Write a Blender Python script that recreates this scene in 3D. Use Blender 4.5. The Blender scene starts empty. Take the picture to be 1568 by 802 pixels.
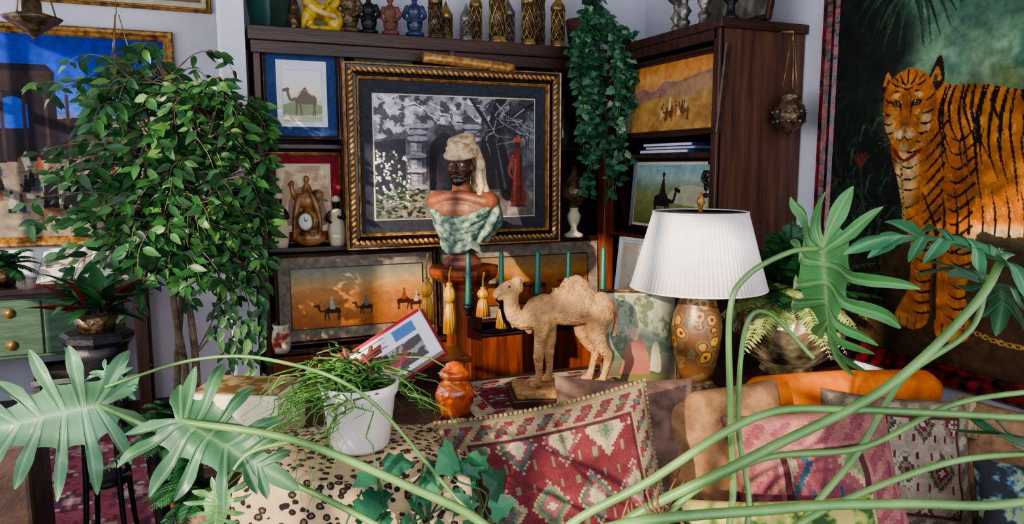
import bpy, bmesh, math, random
import numpy as np
from mathutils import Vector, Matrix, Euler
random.seed(7); rng=np.random.default_rng(7)
COL=bpy.context.scene.collection
U=random.uniform
def hx(s):
    s=s.lstrip('#'); return tuple(int(s[i:i+2],16)/255 for i in (0,2,4))
def lin(c): return tuple((x/12.92 if x<=.04045 else ((x+.055)/1.055)**2.4) for x in c)
def L4(s): return lin(hx(s))+(1,)
# ---------------------------------------------------------------- materials
def newmat(name):
    m=bpy.data.materials.new(name); m.use_nodes=True; nt=m.node_tree
    return m,nt,nt.nodes['Principled BSDF'],nt.nodes['Material Output']
def addbump(nt,b,scale,strength,stretch=(1,1,1),kind='noise'):
    tc=nt.nodes.new('ShaderNodeTexCoord'); mp=nt.nodes.new('ShaderNodeMapping'); mp.inputs['Scale'].default_value=stretch
    nt.links.new(tc.outputs['Object'],mp.inputs[0])
    if kind=='noise':
        n=nt.nodes.new('ShaderNodeTexNoise'); n.inputs['Detail'].default_value=4; o=n.outputs[0]
    else:
        n=nt.nodes.new('ShaderNodeTexVoronoi'); o=n.outputs['Distance']
    n.inputs['Scale'].default_value=scale; nt.links.new(mp.outputs[0],n.inputs['Vector'])
    bp=nt.nodes.new('ShaderNodeBump'); bp.inputs['Strength'].default_value=strength; bp.inputs['Distance'].default_value=.01
    nt.links.new(o,bp.inputs['Height']); nt.links.new(bp.outputs[0],b.inputs['Normal'])
def M(name,c1,c2=None,rough=.6,metal=0,scale=8,stretch=(1,1,1),bump=0,bscale=60,lo=.35,hi=.65,kind='noise',trans=0,c3=None,bkind='noise',coat=0):
    m,nt,b,out=newmat(name)
    if c2 is None:
        r=hx(c1); c2='#%02x%02x%02x'%tuple(int(x*255*.72) for x in r)
    tc=nt.nodes.new('ShaderNodeTexCoord'); mp=nt.nodes.new('ShaderNodeMapping'); mp.inputs['Scale'].default_value=stretch
    nt.links.new(tc.outputs['Object'],mp.inputs[0])
    if kind=='noise':
        n=nt.nodes.new('ShaderNodeTexNoise'); n.inputs['Detail'].default_value=6; o=n.outputs[0]
    else:
        n=nt.nodes.new('ShaderNodeTexVoronoi'); o=n.outputs['Distance']
    n.inputs['Scale'].default_value=scale; nt.links.new(mp.outputs[0],n.inputs['Vector'])
    rp=nt.nodes.new('ShaderNodeValToRGB'); e=rp.color_ramp.elements
    e[0].position=lo; e[0].color=L4(c2); e[1].position=hi; e[1].color=L4(c1)
    if c3: x=e.new((lo+hi)/2); x.color=L4(c3)
    nt.links.new(o,rp.inputs[0]); nt.links.new(rp.outputs[0],b.inputs['Base Color'])
    b.inputs['Roughness'].default_value=rough; b.inputs['Metallic'].default_value=metal
    if trans: b.inputs['Transmission Weight'].default_value=trans
    if coat: b.inputs['Coat Weight'].default_value=coat
    if bump: addbump(nt,b,bscale,bump,stretch,bkind)
    return m
def wood(name,c1,c2,ax='x',rough=.42):
    st={'x':(1.2,14,14),'y':(14,1.2,14),'z':(14,14,1.2)}[ax]
    return M(name,c1,c2,rough=rough,scale=2.2,stretch=st,lo=.3,hi=.72,bump=.15,bscale=6)
def MA(name,rough=.6,bump=.1,bscale=120,spec=.3):
    m,nt,b,out=newmat(name)
    a=nt.nodes.new('ShaderNodeAttribute'); a.attribute_name='Col'
    nt.links.new(a.outputs['Color'],b.inputs['Base Color']); b.inputs['Roughness'].default_value=rough
    b.inputs['Specular IOR Level'].default_value=spec
    if bump: addbump(nt,b,bscale,bump)
    return m
def leafmat(name,c1,c2,rough=.4,tr=.25,c3=None,attr=False):
    m,nt,b,out=newmat(name)
    if attr:
        a=nt.nodes.new('ShaderNodeAttribute'); a.attribute_name='Col'; co=a.outputs['Color']
    else:
        g=nt.nodes.new('ShaderNodeNewGeometry'); rp=nt.nodes.new('ShaderNodeValToRGB'); e=rp.color_ramp.elements
        e[0].color=L4(c1); e[1].color=L4(c2)
        if c3: x=e.new(.85); x.color=L4(c2); e[-1].color=L4(c3)
        nt.links.new(g.outputs['Random Per Island'],rp.inputs[0]); co=rp.outputs[0]
    nt.links.new(co,b.inputs['Base Color']); b.inputs['Roughness'].default_value=rough; b.inputs['Specular IOR Level'].default_value=.35
    t=nt.nodes.new('ShaderNodeBsdfTranslucent'); nt.links.new(co,t.inputs[0])
    mx=nt.nodes.new('ShaderNodeMixShader'); mx.inputs[0].default_value=tr
    nt.links.new(b.outputs[0],mx.inputs[1]); nt.links.new(t.outputs[0],mx.inputs[2]); nt.links.new(mx.outputs[0],out.inputs[0])
    return m
# ---------------------------------------------------------------- mesh helpers
def link(name,me,mat=None,smooth=False):
    o=bpy.data.objects.new(name,me); COL.objects.link(o)
    if mat: 
        for x in (mat if isinstance(mat,(list,tuple)) else [mat]): me.materials.append(x)
    if smooth: me.polygons.foreach_set('use_smooth',[True]*len(me.polygons))
    return o
def mk(name,v,f,mat=None,smooth=False,cols=None):
    me=bpy.data.meshes.new(name); me.from_pydata(v if isinstance(v,list) else v.tolist(),[],f if isinstance(f,list) else f.tolist()); me.update()
    if cols is not None:
        a=me.color_attributes.new('Col','FLOAT_COLOR','POINT'); c=np.ones((len(v),4)); c[:,:3]=cols; a.data.foreach_set('color',c.ravel())
    return link(name,me,mat,smooth)
def group(name,parts,loc=(0,0,0),rot=(0,0,0),scale=(1,1,1)):
    e=bpy.data.objects.new(name,None); e.empty_display_size=.1; COL.objects.link(e)
    for p in parts: p.parent=e
    e.location=loc; e.rotation_euler=rot; e.scale=scale
    return e
def place(o,loc=(0,0,0),rot=(0,0,0),scale=(1,1,1)):
    o.location=loc;o.rotation_euler=rot;o.scale=scale;return o
def box(name,x0,x1,y0,y1,z0,z1,mat,bev=.003,seg=2):
    bm=bmesh.new(); bmesh.ops.create_cube(bm,size=1)
    for v in bm.verts: v.co=Vector(((v.co.x+.5)*(x1-x0)+x0,(v.co.y+.5)*(y1-y0)+y0,(v.co.z+.5)*(z1-z0)+z0))
    if bev: bmesh.ops.bevel(bm,geom=bm.edges[:],offset=min(bev,abs(x1-x0)*.45,abs(y1-y0)*.45,abs(z1-z0)*.45),segments=seg,affect='EDGES',profile=.5)
    me=bpy.data.meshes.new(name); bm.to_mesh(me); bm.free(); return link(name,me,mat,bev>.02)
def cm(pts,n=6):
    P=[Vector(p) for p in pts]; P=[2*P[0]-P[1]]+P+[2*P[-1]-P[-2]]; o=[]
    for i in range(1,len(P)-2):
        for k in range(n):
            t=k/n; a,b,c,d=P[i-1:i+3]
            o.append(.5*((2*b)+(c-a)*t+(2*a-5*b+4*c-d)*t*t+(3*b-a-3*c+d)*t**3))
    o.append(P[-2]); return o
def lathe(name,prof,mat,loc=(0,0,0),seg=32,ribs=None,smooth=True,sq=1):
    v=[];f=[];n=len(prof)
    for i in range(seg):
        a=2*math.pi*i/seg; k=1
        if ribs: k=1+ribs[1]*math.cos(a*ribs[0])
        for r,z in prof: v.append((r*k*math.cos(a),r*k*sq*math.sin(a),z))
    for i in range(seg):
        j=(i+1)%seg
        for q in range(n-1): f.append((i*n+q,j*n+q,j*n+q+1,i*n+q+1))
    f.append([i*n for i in range(seg)][::-1]); f.append([i*n+n-1 for i in range(seg)])
    o=mk(name,v,f,mat,smooth); o.location=loc; return o
def tubegeo(pts,r,seg=6,flat=1):
    n=len(pts); v=[];f=[]; up=Vector((0,0,1)); pn=None
    for i,p in enumerate(pts):
        t=(pts[min(i+1,n-1)]-pts[max(i-1,0)]).normalized()
        if pn is None:
            pn=t.cross(up)
            if pn.length<.05: pn=t.cross(Vector((1,0,0)))
        a=(pn-t*pn.dot(t)).normalized(); pn=a; b=t.cross(a)
        rr=r[i] if hasattr(r,'__len__') else r
        for k in range(seg):
            g=2*math.pi*k/seg; v.append(tuple(p+a*rr*math.cos(g)+b*rr*flat*math.sin(g)))
    for i in range(n-1):
        for k in range(seg): f.append((i*seg+k,i*seg+(k+1)%seg,(i+1)*seg+(k+1)%seg,(i+1)*seg+k))
    f.append(list(range(seg))[::-1]); f.append([(n-1)*seg+k for k in range(seg)])
    return v,f
def tube(name,pts,r,mat,seg=8,sm=6,flat=1):
    P=cm(pts,sm) if sm else [Vector(p) for p in pts]
    if hasattr(r,'__len__') and len(r)!=len(P): r=list(np.interp(np.linspace(0,1,len(P)),np.linspace(0,1,len(r)),r))
    v,f=tubegeo(P,r,seg,flat); return mk(name,v,f,mat,True)
def tubes(name,lst,mat,seg=6,smooth=True,flat=1):
    V=[];F=[]
    for P,r in lst:
        P=[Vector(p) for p in P]
        if hasattr(r,'__len__') and len(r)!=len(P): r=list(np.interp(np.linspace(0,1,len(P)),np.linspace(0,1,len(r)),r))
        v,f=tubegeo(P,r,seg,flat); k=len(V); V+=v; F+=[[a+k for a in q] for q in f]
    return mk(name,V,F,mat,smooth)
def ball(name,c,r,mat,seg=16,rot=None):
    bm=bmesh.new(); bmesh.ops.create_uvsphere(bm,u_segments=seg,v_segments=max(6,seg//2),radius=1)
    R=r if hasattr(r,'__len__') else (r,r,r)
    for v in bm.verts:
        q=Vector((v.co.x*R[0],v.co.y*R[1],v.co.z*R[2]))
        if rot: q=Euler(rot).to_matrix()@q
        v.co=q+Vector(c)
    me=bpy.data.meshes.new(name); bm.to_mesh(me); bm.free(); return link(name,me,mat,True)
def blob(name,parts,mat,voxel=.004,sm=2,loc=(0,0,0)):
    bm=bmesh.new()
    for p in parts:
        if p[0]=='s':
            r=bmesh.ops.create_uvsphere(bm,u_segments=16,v_segments=10,radius=1)['verts']
            R=p[2] if hasattr(p[2],'__len__') else (p[2],)*3; E=Euler(p[3]).to_matrix() if len(p)>3 else Matrix.Identity(3)
            for v in r: v.co=E@Vector((v.co.x*R[0],v.co.y*R[1],v.co.z*R[2]))+Vector(p[1])
        else: # capsule chain: pts,radii
            pts=[Vector(q) for q in p[1]]; rad=p[2]
            if len(pts)>2:
                n=len(pts); pts=cm(pts,4); rad=list(np.interp(np.linspace(0,n-1,len(pts)),range(n),rad))
            vv,ff=tubegeo(pts,rad,12); bv=[bm.verts.new(q) for q in vv]
            for q in ff: bm.faces.new([bv[k] for k in q])
            for k in (0,-1):
                r=bmesh.ops.create_uvsphere(bm,u_segments=12,v_segments=8,radius=rad[k])['verts']
                for v in r: v.co+=pts[k]
    me=bpy.data.meshes.new(name); bm.to_mesh(me); bm.free(); o=link(name,me,mat,True)
    m=o.modifiers.new('r','REMESH'); m.mode='VOXEL'; m.voxel_size=voxel; m.use_smooth_shade=True
    m=o.modifiers.new('s','SMOOTH'); m.iterations=sm; m.factor=.5
    o.location=loc; return o
def basis(d,n):
    d=Vector(d).normalized(); n=Vector(n); y=n.cross(d)
    if y.length<1e-3: y=Vector((0,1,0)).cross(d)
    y.normalize(); n=d.cross(y); return np.array([d,y,n]).T
def scatter(name,tv,tf,T,mat,smooth=True):
    tv=np.array(tv); V=[];F=[];k=0
    for B,s,p in T:
        V.append((tv*s)@B.T+np.array(p)); F+=[[a+k for a in q] for q in tf]; k+=len(tv)
    return mk(name,np.concatenate(V),F,mat,smooth)
def leaft(w=.38,droop=.15,fold=.08):
    xs=[0,.2,.45,.75,1]; ws=[0,.8,1,.6,0]; v=[];f=[]
    for x,q in zip(xs,ws):
        z=-droop*x*x; v+= [(x,-q*w/2,z+fold*q*.5),(x,0,z-fold*q*.3),(x,q*w/2,z+fold*q*.5)]
    for i in range(4):
        a=i*3; f+=[(a,a+3,a+4,a+1),(a+1,a+4,a+5,a+2)]
    return v,f
def ivyt():
    pts=[(0,0),(-.12,.22),(.05,.5),(.3,.36),(.5,.45),(.62,.25),(1,0),(.62,-.25),(.5,-.45),(.3,-.36),(.05,-.5),(-.12,-.22)]
    v=[(.35,0,.05)]+[(x,y,-.12*(x*x+y*y)) for x,y in pts]; f=[(0,i,i+1) for i in range(1,12)]+[(0,12,1)]
    return v,f
# ---------------------------------------------------------------- painted canvases
class Cv:
    def __init__(s,w,h,n,bg='#808080'):
        s.w,s.h=w,h; s.nx=n; s.ny=max(4,int(n*h/w)); s.X,s.Y=np.meshgrid(np.linspace(0,w,s.nx),np.linspace(0,h,s.ny)); s.a=np.zeros((s.ny,s.nx,3))+hx(bg)
    def grad(s,st,y0=None,y1=None):
        y0=0 if y0 is None else y0; y1=s.h if y1 is None else y1
        ys=[q[0] for q in st]; c=np.array([hx(q[1]) for q in st]); m=(s.Y>=y0)&(s.Y<=y1)
        g=np.stack([np.interp(s.Y,ys,c[:,i]) for i in range(3)],-1); s.a[m]=g[m]
    def field(s,sc,seed=0,oct=4):
        r=np.random.default_rng(seed); o=np.zeros_like(s.X); amp=1;tot=0
        for k in range(oct):
            c=sc/(2**k); gx=int(s.w/c)+3; gy=int(s.h/c)+3; g=r.random((gy,gx)); fx=s.X/c; fy=s.Y/c; ix=fx.astype(int); iy=fy.astype(int); tx=fx-ix; ty=fy-iy; tx=tx*tx*(3-2*tx); ty=ty*ty*(3-2*ty)
            o+=amp*((g[iy,ix]*(1-tx)+g[iy,ix+1]*tx)*(1-ty)+(g[iy+1,ix]*(1-tx)+g[iy+1,ix+1]*tx)*ty); tot+=amp; amp*=.55
        return o/tot
    def noise(s,sc,amp,seed=0): s.a*= (1+amp*2*(s.field(sc,seed)-.5))[...,None]
    def mixf(s,f,lo,hi,col,al=1,mask=None):
        t=np.clip((f-lo)/(hi-lo),0,1)*al
        if mask is not None: t=t*mask
        s.a=s.a*(1-t[...,None])+np.array(hx(col))*t[...,None]
    def pm(s,pts,sm=True):
        if sm: pts=[(p.x,p.y) for p in cm([(x,y,0) for x,y in pts+[pts[0]]],5)]
        P=np.array(pts); ins=np.zeros_like(s.X,bool)
        mx=(s.X>=P[:,0].min())&(s.X<=P[:,0].max())&(s.Y>=P[:,1].min())&(s.Y<=P[:,1].max())
        if not mx.any(): return ins
        x=s.X[mx];y=s.Y[mx]; r=np.zeros(len(x),bool); Q=np.roll(P,-1,0)
        for (x1,y1),(x2,y2) in zip(P,Q):
            if y1==y2: continue
            c=((y1>y)!=(y2>y))&(x<(x2-x1)*(y-y1)/(y2-y1)+x1); r^=c
        ins[mx]=r; return ins
    def poly(s,pts,col,sm=True,al=1):
        m=s.pm(pts,sm); s.a[m]=s.a[m]*(1-al)+np.array(hx(col))*al; return m
    def ell(s,cx,cy,rx,ry,col,ang=0,al=1,soft=0,clip=None):
        c,n=math.cos(ang),math.sin(ang); dx=s.X-cx; dy=s.Y-cy; d=((dx*c+dy*n)/rx)**2+((-dx*n+dy*c)/ry)**2
        t=(np.clip((1-d)/soft,0,1) if soft else (d<1).astype(float))*al
        if clip is not None: t=t*clip
        s.a=s.a*(1-t[...,None])+np.array(hx(col))*t[...,None]
    def line(s,pts,w,col,clip=None,al=1):
        P=[(p.x,p.y) for p in cm([(x,y,0) for x,y in pts],5)] if len(pts)>2 else pts
        W=w if hasattr(w,'__len__') else [w,w]; Wn=np.interp(np.linspace(0,1,len(P)),np.linspace(0,1,len(W)),W)/2
        A=np.array(P); mg=max(W); i0=max(0,int((A[:,1].min()-mg)/s.h*(s.ny-1))); i1=min(s.ny,int((A[:,1].max()+mg)/s.h*(s.ny-1))+2); j0=max(0,int((A[:,0].min()-mg)/s.w*(s.nx-1))); j1=min(s.nx,int((A[:,0].max()+mg)/s.w*(s.nx-1))+2)
        if i1<=i0 or j1<=j0: return
        X=s.X[i0:i1,j0:j1];Y=s.Y[i0:i1,j0:j1]; m=np.zeros_like(X,bool)
        for k in range(len(P)-1):
            (x1,y1),(x2,y2)=P[k],P[k+1]; L=(x2-x1)**2+(y2-y1)**2+1e-9
            t=np.clip(((X-x1)*(x2-x1)+(Y-y1)*(y2-y1))/L,0,1); d=np.hypot(X-x1-t*(x2-x1),Y-y1-t*(y2-y1)); m|=d<(Wn[k]*(1-t)+Wn[k+1]*t)
        if clip is not None: m&=clip[i0:i1,j0:j1]
        sub=s.a[i0:i1,j0:j1]; sub[m]=sub[m]*(1-al)+np.array(hx(col))*al
    def lin(s):
        a=np.clip(s.a,0,1); return np.where(a<=.04045,a/12.92,((a+.055)/1.055)**2.4).reshape(-1,3)
def gridfaces(nx,ny):
    i,j=np.meshgrid(np.arange(ny-1),np.arange(nx-1),indexing='ij'); a=(i*nx+j).ravel(); return np.stack([a,a+nx,a+nx+1,a+1],1)
def cvmesh(name,cv,w,h,mat,y=0):
    x,z=np.meshgrid(np.linspace(-w/2,w/2,cv.nx),np.linspace(h/2,-h/2,cv.ny)); v=np.stack([x.ravel(),np.full(x.size,y),z.ravel()],1)
    return mk(name,v,gridfaces(cv.nx,cv.ny),mat,False,cv.lin())
def frame(name,w,h,fw,fd,mat,prof=None):
    prof=prof or [(0,0),(0,fd*.7),(fw*.15,fd),(fw*.4,fd*.95),(fw*.6,fd*.6),(fw*.85,fd*.7),(fw,fd*.35),(fw,0)]
    v=[];f=[]
    for i,d in prof: v+= [(-w/2+i,-d,-h/2+i),(w/2-i,-d,-h/2+i),(w/2-i,-d,h/2-i),(-w/2+i,-d,h/2-i)]
    for k in range(len(prof)-1):
        for c in range(4): f.append((k*4+c,k*4+(c+1)%4,k*4+4+(c+1)%4,k*4+4+c))
    return mk(name,v,f,mat)
paintM=MA('painted_canvas',.6,.12,150,.15); printM=MA('print_paper',.35,0); fabM=MA('woven_fabric',.95,.5,260,.1)
def picture(name,loc,rz,w,h,fw,fd,fm,cv,layers=(),inset=0,tilt=0,rope=None,cm_=None):
    parts=[frame('frame_moulding',w,h,fw,fd,fm),box('backing_board',-w/2+.004,w/2-.004,-.004,.008,-h/2+.004,h/2-.004,darkwood,0)]
    y=-.006
    for k,(i,m) in enumerate(layers):
        ww,hh=w/2-i,h/2-i; parts.append(box('mat_board_%d'%k,-ww,ww,y-.002,y+.001,-hh,hh,m,0)); y-=.003
    parts.append(cvmesh('painted_image',cv,w-2*inset,h-2*inset,cm_ or printM,y-.003))
    if rope:
        T=[];s=rope[0]; i=fw*rope[1]
        for (a,b) in (((-1,-1),(1,-1)),((1,-1),(1,1)),((1,1),(-1,1)),((-1,1),(-1,-1))):
            p=Vector((a[0]*(w/2-i),-fd*.95,a[1]*(h/2-i)));q=Vector((b[0]*(w/2-i),-fd*.95,b[1]*(h/2-i))); n=int((q-p).length/(s*1.5))
            for k in range(n):
                d=(q-p).normalized(); T.append((basis(d+Vector((0,1,0)).cross(d)*.8,(0,-1,0)),s,p.lerp(q,(k+.5)/n)))
        bm=bmesh.new(); bmesh.ops.create_uvsphere(bm,u_segments=8,v_segments=6,radius=1); tv=[(v.co.x*1.1,v.co.y*.6,v.co.z*.6) for v in bm.verts]; tf=[[v.index for v in f.verts] for f in bm.faces]; bm.free()
        parts.append(scatter('rope_ornament',tv,tf,T,rope[2]))
    return group(name,parts,loc,(tilt,0,rz))
# ---------------------------------------------------------------- material library
darkwood=wood('dark_walnut','#4a2a1e','#211209','x'); darkwoodz=wood('dark_walnut_upright','#543022','#25150c','z'); sidewood=wood('walnut_side_panel','#654030','#382014','z',.45)
orangewood=wood('mahogany','#8a4420','#43190a','z',.35)
wallM=M('white_wall_paint','#d6d5de','#c8c7d2',rough=.9,scale=3); ceilM=M('ceiling_paint','#d8d6d0',rough=.95)
floorM=wood('floor_boards','#6a4a38','#33211a','y',.5)
gold=M('antique_gold','#b0803e','#5a3c1c',rough=.4,metal=.4,scale=30,bump=.3); goldb=M('bright_gilt','#cf9c5c','#8a5c30',rough=.38,metal=.35,scale=40)
brass=M('aged_brass','#b89a5c','#5c4826',rough=.35,metal=.6,scale=14,bump=.5,bscale=30,bkind='vor'); pewter=M('pewter','#98948a','#504e48',rough=.38,metal=.6,scale=20,bump=.4,bscale=40,bkind='vor')
bronze=M('dark_bronze','#7c6448','#30261a',rough=.38,metal=.5,scale=26,bump=.5,bscale=45,bkind='vor'); iron=M('black_iron','#26252a','#101012',rough=.45,metal=.4,bump=.2)
black=M('black_lacquer','#17171c','#0a0a0a',rough=.3); navy=M('navy_mat_board','#2e4878','#243a66',rough=.9,scale=60); redmat=M('crimson_mat_board','#8e2230','#6e1824',rough=.9,scale=60)
charm=M('charcoal_mat_board','#2e323c','#23262e',rough=.85,scale=60); cream=M('cream_paper','#cfc4ab','#bdb094',rough=.85,scale=20); white=M('white_paper','#dcdce0','#ccccd2',rough=.8); greym=M('grey_mat_board','#857b6c','#686054',rough=.9,scale=40)
green=M('green_candle_wax','#14695a','#0d4b40',rough=.4); tanf=M('tan_upholstery','#8c6a4c','#664a35',rough=.95,scale=30,bump=.4,bscale=200); beadm=M('crochet_trim','#847250','#5c4c34',rough=.95,scale=40)
yellow=M('yellow_glaze','#c9a838','#6c5a1c',rough=.25,scale=18,c3='#b3932e'); blueg=M('blue_glaze','#36446c','#182238',rough=.3,scale=20); terracotta=M('terracotta','#7c4838','#48291f',rough=.6,scale=20,bump=.3)
redlac=M('red_tortoise_lacquer','#6e1616','#140809',rough=.25,scale=28,lo=.42,hi=.6,bump=.4,bscale=30)
# ---------------------------------------------------------------- room shell
box('floor',-2.6,2.6,-1.2,5.3,-.1,0,floorM,0); box('ceiling',-2.6,2.6,-1.2,5.3,2.95,3.05,ceilM,0)
box('wall_back',.13,2.52,3.9,4.0,0,2.95,wallM,0); box('wall_right',2.52,2.62,-1.2,5.3,0,2.95,wallM,0)
box('wall_alcove_back',-2.6,2.52,5.2,5.3,0,2.95,wallM,0); box('wall_partition',.13,.23,3.56,3.9,0,2.95,wallM,.002); 
bw=[box('sill_wall',-2.0,-1.9,-1.2,5.2,0,.75,wallM,0),box('header_wall',-2.0,-1.9,-1.2,5.2,2.65,2.95,wallM,0)]
for y0,y1 in ((-3.0,-1.05),(.35,.6),(2.0,2.35),(3.6,3.9),(5.0,5.2)): bw.append(box('pier',-2.0,-1.9,y0,y1,0 if y0<-2 else .75,2.95 if y0<-2 else 2.65,wallM,0))  # unseen wall; its first pier runs long to keep sun off the tiger
group('unseen_wall_left',bw)
mu=[]
for y0,y1 in ((-1.05,.35),(.6,2.0),(2.35,3.6),(3.9,5.0)):
    for k in range(1,4): y=y0+(y1-y0)*k/4; mu.append(box('streak_muntin',-1.97,-1.93,y-.025,y+.025,.75,2.65,wallM,0))
    for z in (1.2,1.7,2.2): mu.append(box('streak_muntin',-1.965,-1.935,y0,y1,z-.025,z+.025,wallM,0))
group('unseen_streak_window',mu)  # out-of-view muntins, added to break the sun into streaks
box('baseboard_right',2.5,2.52,-1.2,2.6,0,.1,wallM,.003)
def kil(cv,bg,pal,cell=12,st=1.0,seed=0,border=True,bcol=None):
    X=np.floor(cv.X/st)*st; Y=np.floor(cv.Y/st)*st; cv.a[:]=hx(bg)
    ch=cell*1.35; row=np.floor(Y/ch); ox=(row%2)*cell/2; fx=((X+ox)%cell)-cell/2; fy=(Y%ch)-ch/2; idx=((np.floor((X+ox)/cell)+row*3)%len(pal)).astype(int)
    d=np.abs(fx)/(cell/2)+np.abs(fy)/(ch/2); P=np.array([hx(c) for c in pal])
    for th,sh in ((1.02,0),(.80,1),(.6,2),(.42,3),(.2,4)):
        m=d<th; cv.a[m]=P[(idx[m]+sh)%len(pal)] if sh else np.array(hx(bg))
    m=(d>.8)&(d<.9)&(((X+Y)/st%3)<1.2); cv.a[m]=P[0]
    m=(np.abs(np.abs(fx)-cell*.32)<st*.6)&(np.abs(fy)>ch*.25)&(np.abs(fy)<ch*.4); cv.a[m]=P[1]
    if border:
        b=np.minimum(np.minimum(cv.X,cv.w-cv.X),np.minimum(cv.Y,cv.h-cv.Y))
        m=b<cell*.55; cv.a[m]=hx(bcol or pal[0]); z=((X+Y)%(st*8))
        m2=m&(b>cell*.12)&(b<cell*.45)&(np.abs(z-st*4)<st*2); cv.a[m2]=hx(bg); m3=m&(b>cell*.2)&(b<cell*.36)&(np.abs(z-st*4)<st*1); cv.a[m3]=P[2%len(pal)]
        m=(b>cell*.5)&(b<cell*.58); cv.a[m]=hx('#4a2a2c')
    cv.noise(3,.2,seed); cv.noise(18,.2,seed+3); cv.a*=(1+.16*(np.random.default_rng(seed+1).random(cv.X.shape)-.5))[...,None]
cv=Cv(150,200,150); kil(cv,'#7e4550',['#a08e8a','#6a3340','#4a3c4a','#94686a'],25,2.5,3)
rug=cvmesh('red_patterned_rug',cv,1.5,2.0,fabM); place(rug,(-.6,3.85,.012),(-math.pi/2,0,0))
# ---------------------------------------------------------------- bookshelf
S=[]
bx=lambda n,*a,**k: S.append(box(n,*a,**k))
bx('back_panel',.26,2.5,3.86,3.88,0,2.08,darkwoodz); bx('left_side',.26,.29,3.56,3.86,0,2.08,darkwoodz); bx('cornice',.24,2.08,3.53,3.88,2.055,2.115,darkwood); bx('cornice_lip',.25,2.07,3.545,3.56,2.0,2.055,darkwood)
for z,x1 in ((1.60,2.06),(1.12,2.06),(.63,2.06),(.05,2.06)): bx('shelf_board',.29,x1,3.57,3.86,z-.022,z,darkwood)
bx('upper_board',.66,1.76,3.57,3.86,1.93,1.95,darkwood)
for x in (.655,1.77): bx('divider',x-.012,x+.012,3.575,3.86,1.12,2.055,darkwoodz)
bx('corner_post',2.03,2.09,3.5,3.58,0,2.06,orangewood); bx('base_door_1',.29,1.1,3.56,3.58,.07,.6,orangewood); bx('base_door_2',1.12,2.03,3.56,3.58,.07,.6,orangewood)
bx('top_divider',1.17,1.2,3.535,3.56,1.99,2.11,darkwoodz)
bx('right_unit_side',2.06,2.515,2.6,2.63,0,2.09,sidewood); bx('right_unit_top',2.04,2.515,2.58,3.86,2.075,2.115,darkwood); bx('right_unit_far',2.06,2.5,3.54,3.56,0,2.08,darkwoodz); bx('right_unit_back',2.48,2.5,2.63,3.86,0,2.08,darkwoodz)
for z in (1.56,1.15,.63,.05): bx('right_board',2.065,2.49,2.63,3.55,z-.022,z,darkwood if z!=1.15 else orangewood)
bx('front_stile',2.05,2.075,2.6,2.64,0,2.08,darkwoodz); bx('right_lip',2.05,2.065,2.62,3.55,2.03,2.08,darkwood)
group('corner_bookshelf',S)
# ---------------------------------------------------------------- paintings
def camelpaint(cv,x,y,s,col='#3a2a20',flip=1,rider='#b0a090'):
    g=lambda a,b:(x+flip*a*s,y-b*s)
    cv.poly([g(-4,6),g(-2,8),g(0,10.5),g(2,8),g(4.5,7),g(4.5,4.5),g(0,4),g(-4,4.5)],col)
    cv.line([g(-4,6),g(-6,5.6),g(-7,8),g(-7.2,9.5)],1.2*s,col); cv.line([g(-7,9.6),g(-9,9)],1.2*s,col)
    for a,b in ((-3.4,-3.8),(-2.2,-1.6),(3.4,4.2),(4.4,3.2)): cv.line([g(a,5),g((a+b)/2,2.5),g(b,0)],[1.1*s,.6*s],col)
    if rider: cv.poly([g(-1,10),g(0,13.5),g(1.4,10),g(1.8,7),g(-1,7)],rider); cv.ell(*g(.2,14),.8*s,.9*s,rider)
# temple picture: overhanging rock, two carved columns, dark arches, old tree, robed man
cv=Cv(83,58,290,'#3a3840'); cv.mixf(cv.field(9,3),.45,.62,'#6c6a72',.8); m=(cv.Y<22).astype(float)
rk=cv.pm([(-2,-2),(60,-2),(63,10),(54,13),(46,20),(40,15),(33,13),(27,15),(23,22),(14,17),(-2,20)])
cv.a[rk]=hx('#8b8990'); cv.mixf(cv.field(8,5),.44,.52,'#c9c7cc',.95,rk.astype(float)); cv.mixf(cv.field(3.5,6),.52,.58,'#34323a',.85,rk.astype(float))
for k in range(16): x=U(0,56); y=U(1,12); cv.line([(x,y),(x+U(2,5),y+U(-1,2)),(x+U(5,9),y+U(0,3))],[.3,.7,.2],random.choice(['#26242a','#dddce0']),rk)
cv.poly([(0,22),(15,20),(15,46),(0,46)],'#2a2830',False); cv.poly([(27,46),(27,26),(30,20),(35,17),(40,20),(44,26),(44,46)],'#1a1820'); cv.poly([(54,46),(54,22),(57,18),(61,22),(61,46)],'#1e1c24'); cv.poly([(30,46),(31,30),(35,27),(40,30),(40,46)],'#3c3a44')
for x,w in ((21,8),(49,7)):
    cv.poly([(x-w*.5,15),(x+w*.5,15),(x+w*.45,46),(x-w*.45,46)],'#706e78',False); cv.poly([(x-w*.42,16),(x-w*.05,16),(x-w*.05,46),(x-w*.38,46)],'#9c9aa4',False); cv.poly([(x+w*.25,16),(x+w*.48,16),(x+w*.42,46),(x+w*.25,46)],'#46444e',False)
    for y,q in ((14,.75),(17,.6),(20,.66),(28,.55),(35,.55),(43,.62),(46,.75)): cv.ell(x,y,w*q,1.3,'#93919b'); cv.ell(x,y+1.6,w*q*.9,.45,'#302e36')
    for y in range(22,43,2): cv.line([(x-w*.4,y),(x+w*.4,y+.3)],.25,'#504e58')
cv.poly([(0,46),(83,44),(83,58),(0,58)],'#625a54',False); cv.mixf(cv.field(6,8),.5,.6,'#968c82',.6,(cv.Y>46).astype(float))
for k,y in enumerate((45,48,51)): cv.poly([(27-k*2,y),(45+k*2,y),(45+k*2,y+3),(27-k*2,y+3)],['#8c8a92','#75737b','#625f66'][k],False)
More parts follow.
